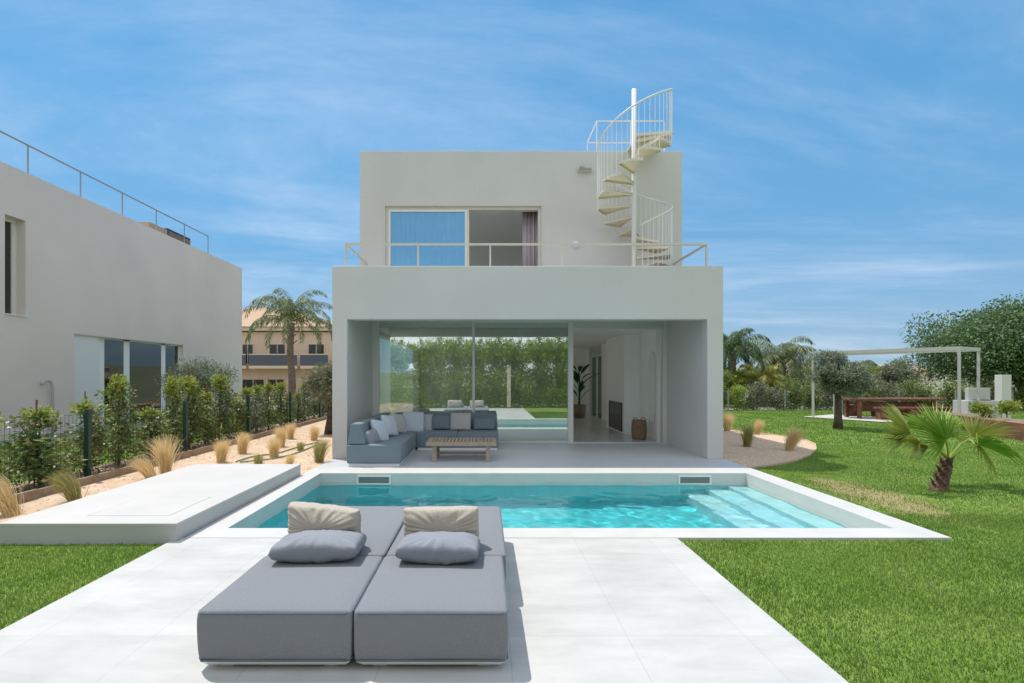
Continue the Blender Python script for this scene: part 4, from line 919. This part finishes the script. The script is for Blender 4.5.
# queen palms
def queen_palm(base, trunk_h, r, frL, nfr, label, mat, seed, spread=1.0, droop=1.5, bark='palm_bark2', cat='palm tree', leafl=.55, group=None):
    random.seed(seed); base = Vector(base); t = empty('palm_tree', base, label, cat, group); m = MB(base)
    n = 14; m.tube([base+Vector((.06*math.sin(k*.5), 0, trunk_h*k/n-.05)) for k in range(n+1)], [r*(1.25-.35*k/n+(.08 if k % 2 else 0)) for k in range(n+1)], 12)
    for k in range(10): a = k*2.4; m.bar(base+Vector((r*.6*math.cos(a), r*.6*math.sin(a), trunk_h*(.72+.028*k))), base+Vector((r*1.9*math.cos(a), r*1.9*math.sin(a), trunk_h*(.72+.028*k)+.25)), .07, .04)
    m.build('trunk', M[bark], t, smooth=False)
    Ps, Ds, Ns, Ls = [], [], [], []; mr_ = MB(base); top = Vector((0, 0, trunk_h))
    for f in range(nfr):
        az = f*2.399963+random.uniform(-.2, .2); el = R(88-(f/nfr)*95*spread+random.uniform(-6, 6)); L_ = frL*random.uniform(.85, 1.1)
        hd = Vector((math.cos(az), math.sin(az), 0)); p = Vector(top); pts = [base+p]; n = 22; e = el
        for k in range(n):
            d = hd*math.cos(e)+Vector((0, 0, math.sin(e))); p = p+d*L_/n; e -= droop/n*(.5+1.2*k/n); pts.append(base+p)
            if k >= 3:
                sd = d.cross(Vector((0, 0, 1))); sd = sd.normalized() if sd.length > .05 else Vector((-hd.y, hd.x, 0)); u = k/n; ll = leafl*(math.sin(PI*(.12+.8*u))**.6)
                for s in (-1, 1):
                    for q in range(4):
                        dd = (sd*s*random.uniform(.35, .9)+d*.35+Vector((0, 0, -random.uniform(.35, 1.1)))).normalized()
                        Ps.append(p-d*random.random()*L_/n); Ds.append(dd); Ns.append(d.cross(dd)+Vector((random.uniform(-.6, .6),)*3)); Ls.append(ll*random.uniform(.75, 1.1))
        mr_.tube(pts, [.03*(1-.85*k/n) for k in range(n+1)], 5)
    rr_ = mr_.build('frond_ribs', M['palmyel'], t)
    P = np.array([tuple(p) for p in Ps]); D = np.array([tuple(p) for p in Ds]); Nn = unit(np.array([tuple(p) for p in Ns])); ll = np.array(Ls)
    V, Fc = leaf_quads(P, D, Nn, ll, ll*0+.038); np_mesh('crown', V, Fc, 4, M[mat], t)
    return t
queen_palm((-12.3, 32.5, 0), 5.1, .19, 3.9, 26, 'tall feathery palm with thick trunk before the peach building', 'palmleaf', 3, .85, 2.3, leafl=.62)
queen_palm(((783-CX)*33/F, 33, 0), 2.5, .2, 3.1, 24, 'shaggy grey green palm beyond the right hedge, left of the pergola', 'palmleaf', 5, .9, 2.5, leafl=.7)
queen_palm(((733-CX)*31/F, 31, 0), 3.2, .22, 2.3, 22, 'dark green palm partly hidden behind the villa corner', 'palmdark', 6, 1.0, 2.0, leafl=.6)
queen_palm(((762-CX)*29.5/F, 29.5, 0), 1.3, .15, 1.7, 16, 'yellowish low palm between the dark and the shaggy palm', 'palmyel', 8, 1.0, 1.9, leafl=.5)
queen_palm(((860-CX)*34/F, 34, 0), 2.0, .15, 1.5, 14, 'small dark palm peeking out right of the lone olive tree', 'palmdark', 9, 1.0, 2.2, leafl=.5)

# fan palm on the lawn
fb = gnd(938, 488.5); t = empty('fan_palm', fb, 'small bright green fan palm with shaggy short trunk on the lawn', 'palm tree'); m = MB(fb)
random.seed(13); m.tube([fb+Vector((.02*k, 0, -.05+.06*k)) for k in range(9)], [.12, .11, .095, .085, .08, .08, .075, .06, .04], 14)
for k in range(46):
    a = k*2.4; z = .0+.44*k/46; rr_ = .105-.035*z/.44; c = fb+Vector((.02*z/.06, 0, z)); d = Vector((math.cos(a), math.sin(a), 0))
    m.add([c+d*rr_*.6+Vector((-d.y, d.x, 0))*.04, c+d*rr_*.6-Vector((-d.y, d.x, 0))*.04, c+d*(rr_+.035)+Vector((0, 0, .085))], [(0, 1, 2)])
    m.add([c+d*rr_*.7+Vector((-d.y, d.x, 0))*.04+Vector((0, 0, .01)), c+d*(rr_+.035)+Vector((0, 0, .085)), c+d*rr_*.7-Vector((-d.y, d.x, 0))*.04+Vector((0, 0, .01))], [(0, 1, 2)])
m.build('trunk', M['palm_bark'], t)
def fan_leaf(base, tip, rad, nrm, spanA, mat, seed, droopk=.15):
    """petiole from base to tip, then a pleated fan of segments; nrm = facing"""
    random.seed(seed); base = Vector(base); tip = Vector(tip); m = MB(fb)
    mid = base.lerp(tip, .5)+Vector((0, 0, .05)); m.tube([base, mid, tip], [.013, .009, .006], 6)
    ax = (tip-base).normalized(); nrm = Vector(nrm).normalized(); ax = (ax-nrm*ax.dot(nrm)).normalized(); sd = nrm.cross(ax); n = 30
    for k in range(n):
        a = -spanA+2*spanA*(k+.5)/n; da = spanA/n; Ls_ = rad*(1-.2*abs(a/spanA)**2)*random.uniform(.9, 1.08); w1 = .32; kink = random.uniform(-.09, .09)
        def q(r, aa, lift): return tip+(ax*math.cos(aa)+sd*math.sin(aa))*r+nrm*lift-Vector((0, 0, 1))*droopk*(r/rad)**2.4*rad
        vs = [q(0, a, 0), q(Ls_*w1, a-da, -.004), q(Ls_*w1, a, .02), q(Ls_*w1, a+da, -.004), q(Ls_*.74, a-da*.36+kink*.4, 0), q(Ls_*.74, a+kink*.4, .012), q(Ls_*.74, a+da*.36+kink*.4, 0), q(Ls_, a+kink, -.01-random.random()*.02)]
        m.add(vs, [(0, 1, 2), (0, 2, 3), (1, 4, 5, 2), (2, 5, 6, 3), (4, 7, 5), (5, 7, 6)])
    return m.build('leaf', M[mat], t)
hb = fb+Vector((.16, 0, .44)); Yb = fb.y
def fl(px, py, dY, rad, nrm, span, mat, seed, dk=.15): return fan_leaf(hb+Vector((random.uniform(-.02, .02), 0, 0)), at(px, py, Yb+dY), rad, nrm, R(span), mat, seed, dk)
fl(946, 440, -.15, .56, (.10, -1, .30), 104, 'fan', 1, .0)
fl(911, 434, .05, .60, (.45, -.8, .5), 58, 'fan_y', 2, .02)
fl(972, 437, .15, .66, (-.45, -.55, .7), 50, 'fan_y', 3, .12)
fl(978, 445, -.05, .62, (-.1, -.65, .75), 48, 'fan', 4, .35)
fl(930, 431, .40, .54, (0, -.6, .8), 85, 'fan', 5, .05)
fl(908, 440, -.10, .40, (-.2, -.9, .4), 50, 'fan_y', 6, .25)
fl(960, 428, .45, .52, (.1, -.5, .8), 85, 'fan', 7, .05)
fl(920, 443, -.30, .28, (-.1, -.9, .5), 65, 'fan_y', 8, .5)
fl(940, 433, .30, .54, (0, -.9, .4), 95, 'fan_y', 9, .0)
fl(976, 446, .10, .46, (.4, -.6, .6), 60, 'fan_y', 10, .7)
fl(928, 447, -.25, .24, (-.2, -.9, .4), 55, 'fan_y', 11, .5)

# ------------------------------------------------------------ left fence, edging, hose
def fence(xf, posts, zt, label):
    t = empty('mesh_fence', (xf, posts[0], 0), label, 'fence'); o = t.location
    for y in posts:
        m = MB(o); m.box(xf-.035, xf+.035, y-.035, y+.035, -.1, zt); m.box(xf-.038, xf+.038, y-.038, y+.038, zt, zt+.012); m.build('post', M['green_post'], t)
    m = MB(o)
    for a, b in zip(posts[:-1], posts[1:]):
        n = int((b-a)/.075)
        for k in range(1, n): y = a+(b-a)*k/n; m.bar((xf-.06, y, .02), (xf-.06, y, zt-.05), .0032)
        for z in (.1, .35, .6, .85, zt-.06): m.bar((xf-.066, a, z), (xf-.066, b, z), .004)
    m.build('wire_mesh', M['wire'], t)
    return t
fence(-6.42, [2.7]+post_y+[25.9], 1.10, 'dark green post and wire mesh fence along the left shrubs')
t = empty('timber_edging', (-6.12, 12, 0), 'low rough timber boards edging the sand bed by the fence', 'edging'); o = t.location
y = 4.6; i = 0; random.seed(2)
while y < 28:
    ln = 2.4; m = MB(o); dx = random.uniform(-.015, .015); m.box(-6.16+dx, -6.11+dx, y, y+ln-.01, -.05, .10+random.uniform(-.01, .01)); m.build('board', M['timber'], t, bevel=.004); y += ln
pts = [gnd(x, yy_) for x, yy_ in ((236, 461.5), (250, 457), (262, 455), (275, 454), (288, 450), (301, 446), (312, 443.5), (318, 442), (316, 445), (304, 450), (290, 455), (270, 459), (250, 461), (240, 462))]
m = MB(pts[0]); m.tube([Vector((p.x, p.y, 0.0)) for p in pts], .014, 6); o = m.build('garden_hose', M['hose'], smooth=True); o.location = pts[0]; tag(o, 'thin green garden hose looping over the sand between grass tufts', 'hose')
# right boundary fence
t = empty('mesh_fence', (10, 24.75, 0), 'dark wire fence in front of the right boundary shrubs', 'fence'); o = t.location
m = MB(o)
for z in (.15, .5, .85): m.bar((9, 24.75, z), (28.5, 24.75, z), .012)
m.build('wire_mesh', M['wire'], t)
for k in range(8): m = MB(o); x = 9+k*2.75; m.box(x-.03, x+.03, 24.73, 24.77, -.1, .95); m.build('post', M['rail_grey'], t)

# ------------------------------------------------------------ pergola corner
A = Vector((.51, -.86, 0)).normalized(); B = Vector((.86, .51, 0)).normalized(); P0 = Vector((13.2, 20.6, 0)); P1 = P0+A*4.5; P3 = P0+B*1.7; P2 = P1+B*1.7
t = empty('pergola', (P0+P2)/2, 'pale slim steel pergola over the patio at the far lawn edge', 'pergola'); o = t.location; zp = 2.5
for p in (P0, P1, P2, P3): m = MB(o); m.bar(p, p+Vector((0, 0, zp-.001)), .07, .07, up=B); m.build('post', M['concrete'], t)
for a, b in ((P0, P1), (P3, P2), (P0, P3), (P1, P2)):
    m = MB(o); d = (b-a).normalized()*(.05 if (a, b) in ((P0, P3), (P1, P2)) else -.05); m.bar(a+d+Vector((0, 0, zp+.06)), b-d+Vector((0, 0, zp+.06)), .06, .118); m.build('beam', M['concrete'], t)
for k in range(1, 22):
    c = P0.lerp(P1, k/22); m = MB(o); m.bar(c+B*.05+Vector((0, 0, zp+.06)), c+B*1.65+Vector((0, 0, zp+.06)), .022, .06); m.build('slat', M['concrete'], t)
q = [P0-A*.3-B*.2, P1+A*.2-B*.2, P1+A*.2+B*2.2, P0-A*.3+B*2.2]
sheet('patio', M['patio'], [(p.x, p.y) for p in q], .004)
# rust coloured table with benches
t = empty('garden_table', (16.2, 20.4, 0), 'long rust brown timber table behind the lone olive tree', 'table'); o = t.location; o_ = o
def pxX(px, Y): return (px-CX)*Y/F
Yt = 19.8; X0, X1 = pxX(851, Yt), pxX(946, Yt)
m = MB(o); m.box(X0, X1, Yt, Yt+.9, .70, .78); m.build('tabletop', M['rust'], t, bevel=.01)
for x in (X0+.4, X1-.4):
    for y in (Yt+.1, Yt+.8): m = MB(o); m.box(x-.06, x+.06, y-.05, y+.05, 0, .699); m.build('leg', M['rust'], t)
m = MB(o); m.box(X0+.46, X1-.46, Yt+.42, Yt+.48, .25, .62); m.build('stretcher', M['rust'], t)
for s, lb in ((-.55, 'rust brown bench on the near side of the long garden table'), (1.2, 'rust brown bench on the far side of the long garden table')):
    t = empty('bench', ((X0+X1)/2, Yt+s, 0), lb, 'bench', 'benches at the garden table'); o = t.location
    m = MB(o); m.box(X0+.7, X1-.2, Yt+s, Yt+s+.35, .40, .47); m.build('seat', M['rust'], t, bevel=.008)
    for x in (X0+.95, (X0+X1)/2+.25, X1-.45): m = MB(o); m.box(x-.2, x+.2, Yt+s+.04, Yt+s+.3, 0, .399); m.build('leg', M['rust'], t)
# earth planter with rusty face and lime bushes
pl = [gnd(956, 428), gnd(985, 434), gnd(1030, 441), gnd(1100, 449)]
t = empty('raised_bed', pl[0], 'rusty brown retaining bed curving in from the right behind the fan palm', 'raised bed'); o = t.location
back = [(p.x+1.6, p.y+2.6) for p in pl]
m = MB(o); m.prism([(p.x, p.y) for p in pl]+back[::-1], -.05, .40); m.build('soil', M['soil'], t)
m = MB(o)
for a, b in zip(pl[:-1], pl[1:]): m.bar((a.x, a.y-.03, .19), (b.x, b.y-.03, .19), .05, .46)
m.build('edging', M['rust'], t)
random.seed(50)
for (px, py, Y, r, lb) in ((979, 414, 15.6, .30, 'lime green low bush in front of the white barbecue counter'), (1007, 412, 15.8, .34, 'lime green low bush right of the barbecue tower'), (903, 409, 18.8, .0, '')):
    if r:
        a = at(px, py, Y); tt = empty('low_bush', (a.x, a.y, .39), lb, 'bush', 'lime bushes on the raised bed')
        leaf_cloud('foliage', [(random.uniform(-r, r)*.6, random.uniform(-r, r)*.6, r*.6+random.uniform(-.1, .15), r*.5) for _ in range(7)], 1400, .08, M['shrub_y'], tt, .4, .6, .5)
        m = MB((0, 0, 0)); m.tube([(0, 0, -.02), (0, 0, .3)], [.015, .008], 5); m.build('stem', M['bark'], tt)
# barbecue
YQ = 18.2; t = empty('barbecue', (pxX(985, YQ), YQ, 0), 'pale masonry barbecue counter with tall chimney block beside the pergola', 'barbecue'); o = t.location
def bb(name, px0, px1, zlo, zhi, y0, y1, mat): m = MB(o); m.box(pxX(px0, YQ), pxX(px1, YQ), y0, y1, zlo, zhi); return m.build(name, mat, t, bevel=.01)
bb('counter', 968, 1001, 0, .77, YQ, YQ+.6, M['concrete']); bb('back_panel', 974, 996, .772, 1.22, YQ+.2, YQ+.35, M['concrete']); bb('chimney', 1001.5, 1011, 0, 1.69, YQ-.02, YQ+.25, M['plaster'])
bb('firebox', 978, 992, .775, .80, YQ+.03, YQ+.18, M['dark'])

# ------------------------------------------------------------ grass blades (stuff)
from mathutils.geometry import intersect_point_tri_2d
gpn = np.array(gp)
def inpoly(x, y, poly):
    c = np.zeros(len(x), bool); n = len(poly)
    for i in range(n):
        x0, y0 = poly[i]; x1, y1 = poly[(i+1) % n]
        k = ((y0 > y) != (y1 > y)) & (x < (x1-x0)*(y-y0)/((y1-y0) or 1e-9)+x0); c ^= k
    return c
pat = [(p.x, p.y) for p in q]; bed = [(p.x, p.y) for p in pl]+back[::-1]
def lawn_ok(x, y):
    x = x+.012*np.sin(x*31+y*47)+.008*np.sin(y*93); y = y+.012*np.sin(x*53+1)+.006*np.sin(x*121)
    ok = np.ones(len(x), bool)
    ok &= ~((x > -3.155) & (x < 1.962) & (y < OY0+.005) & (y > -1.12))
    ok &= ~((x > OX0-.02) & (x < OX1+.015) & (y > OY0-.02) & (y < 23))
    ok &= ~((x < -3.0) & (y > 5.085) & (x > -7.25))
    ok &= ~inpoly(x, y, gp); ok &= ~inpoly(x, y, pat); ok &= ~inpoly(x, y, bed)
    return ok
def blades(name, x0, x1, y0, y1, dens, h, wd, seed, mat='blade'):
    r_ = np.random.default_rng(seed); n = int((x1-x0)*(y1-y0)*dens)
    x = r_.uniform(x0, x1, n); y = r_.uniform(y0, y1, n)
    px = CX+x/np.maximum(y, .1)*F; vis = (px > -700) & (px < 1750) | (y < 0)
    # bare patch
    dd = np.hypot((x-5.45)*1.6, (y-7.2)*.62); nz = .25*np.sin(x*9)+.25*np.sin(y*7+x*3)
    bare = (dd+nz < .62) & (r_.random(n) < .55)
    ok = lawn_ok(x, y) & vis & ~bare; x = x[ok]; y = y[ok]; n = len(x)
    patch = .5+.5*np.sin(x*2.1+np.sin(y*1.7)*2)*np.sin(y*2.6+np.sin(x*1.3)*2)
    hh = h*(.6+.6*r_.random(n))*(.75+.4*patch); az = r_.random(n)*2*PI; ln = r_.random(n)**1.3*.9
    base = np.stack([x, y, np.full(n, -.03)], 1); fa = r_.random(n)*2*PI; S = np.stack([np.cos(fa), np.sin(fa), fa*0], 1)*(wd*(.7+.6*r_.random(n)))[:, None]
    dirv = np.stack([np.cos(az)*ln, np.sin(az)*ln, np.ones(n)], 1)
    mid = base+dirv*(hh*.55)[:, None]*np.array([.6, .6, 1]); tip = base+dirv*hh[:, None]*np.array([1.25, 1.25, 1])
    V = np.stack([base-S, base+S, mid+S*.8, mid-S*.8, tip+S*.08, tip-S*.08], 1).reshape(-1, 3)
    b = np.arange(n)[:, None, None]*6; Fc = (b+np.array([[0, 1, 2, 3], [3, 2, 4, 5]])[None]).reshape(-1, 4)
    o = np_mesh(name, V, Fc, 4, M[mat]); tag(o, kind='stuff')
    return o
o = blades('grass', 1.9, 9.5, 1.2, 6.2, 7500, .029, .0024, 1); tag(o, 'short green lawn grass beside the deck and right of the pool', 'grass')
o = blades('grass', -7.0, -3.1, 1.2, 5.2, 7500, .029, .0024, 2); tag(o, 'short green lawn grass in front of the raised platform', 'grass')
o = blades('grass', 4.7, 14, 6.2, 12.5, 3200, .028, .0028, 3); tag(o, 'mown green lawn grass around the fan palm', 'grass')
o = blades('grass', 4.7, 26, 12.5, 24.9, 500, .04, .008, 4); tag(o, 'far green lawn grass around the olive tree and pergola', 'grass')
o = blades('grass', -12, -7.2, 6, 24, 500, .06, .007, 5); tag(o, 'bright green grass of the neighbouring garden behind the fence', 'grass')

def pebbles(name, poly, n, r0, r1, z, mat, seed, label):
    r_ = np.random.default_rng(seed); P = np.array(poly); x = r_.uniform(P[:, 0].min(), P[:, 0].max(), n*2); y = r_.uniform(P[:, 1].min(), P[:, 1].max(), n*2)
    ok = inpoly(x, y, poly); x = x[ok][:n]; y = y[ok][:n]; n = len(x); r = r_.uniform(r0, r1, n)*(.5+r_.random(n)**3*1.4)
    O = np.array([[1, 0, 0], [0, 1, 0], [-1, 0, 0], [0, -1, 0], [0, 0, .7]]); F_ = np.array([[0, 1, 4], [1, 2, 4], [2, 3, 4], [3, 0, 4]])
    a = r_.random(n)*6.28; c, s_ = np.cos(a), np.sin(a); V = np.zeros((n, 5, 3)); sx = r*r_.uniform(.7, 1.4, n)
    V[:, :, 0] = x[:, None]+(O[None, :, 0]*c[:, None]*sx[:, None]-O[None, :, 1]*s_[:, None]*r[:, None]); V[:, :, 1] = y[:, None]+(O[None, :, 0]*s_[:, None]*sx[:, None]+O[None, :, 1]*c[:, None]*r[:, None]); V[:, :, 2] = z+O[None, :, 2]*r[:, None]
    o = np_mesh(name, V.reshape(-1, 3), (np.arange(n)[:, None, None]*5+F_[None]).reshape(-1, 3), 3, M[mat]); tag(o, label, 'pebbles', kind='stuff')
M['pebble'] = leafmat('pebble', (.34, .24, .16), (.66, .54, .42), .9, 0, (.20, .13, .08)); M['pebble_g'] = leafmat('gravel_pebble', (.46, .33, .23), (.78, .60, .45), .9, 0, (.36, .30, .25))
pebbles('pebbles', [(-6.05, 5.3), (-4.9, 5.3), (-4.9, 8.6), (-3.1, 8.6), (-3.1, 12), (-5, 24), (-6.05, 24)], 9000, .006, .018, -.022, 'pebble', 3, 'small stones and crumbs scattered over the sand bed')
pebbles('pebbles', gp, 22000, .006, .013, -.006, 'pebble_g', 4, 'loose tan gravel in the curved bed beside the villa')
pebbles('pebbles', [(-7.2, 5), (-6.2, 5), (-6.2, 24), (-7.2, 24)], 5000, .008, .022, -.018, 'pebble', 5, 'crumbs of soil and litter under the left shrubs')
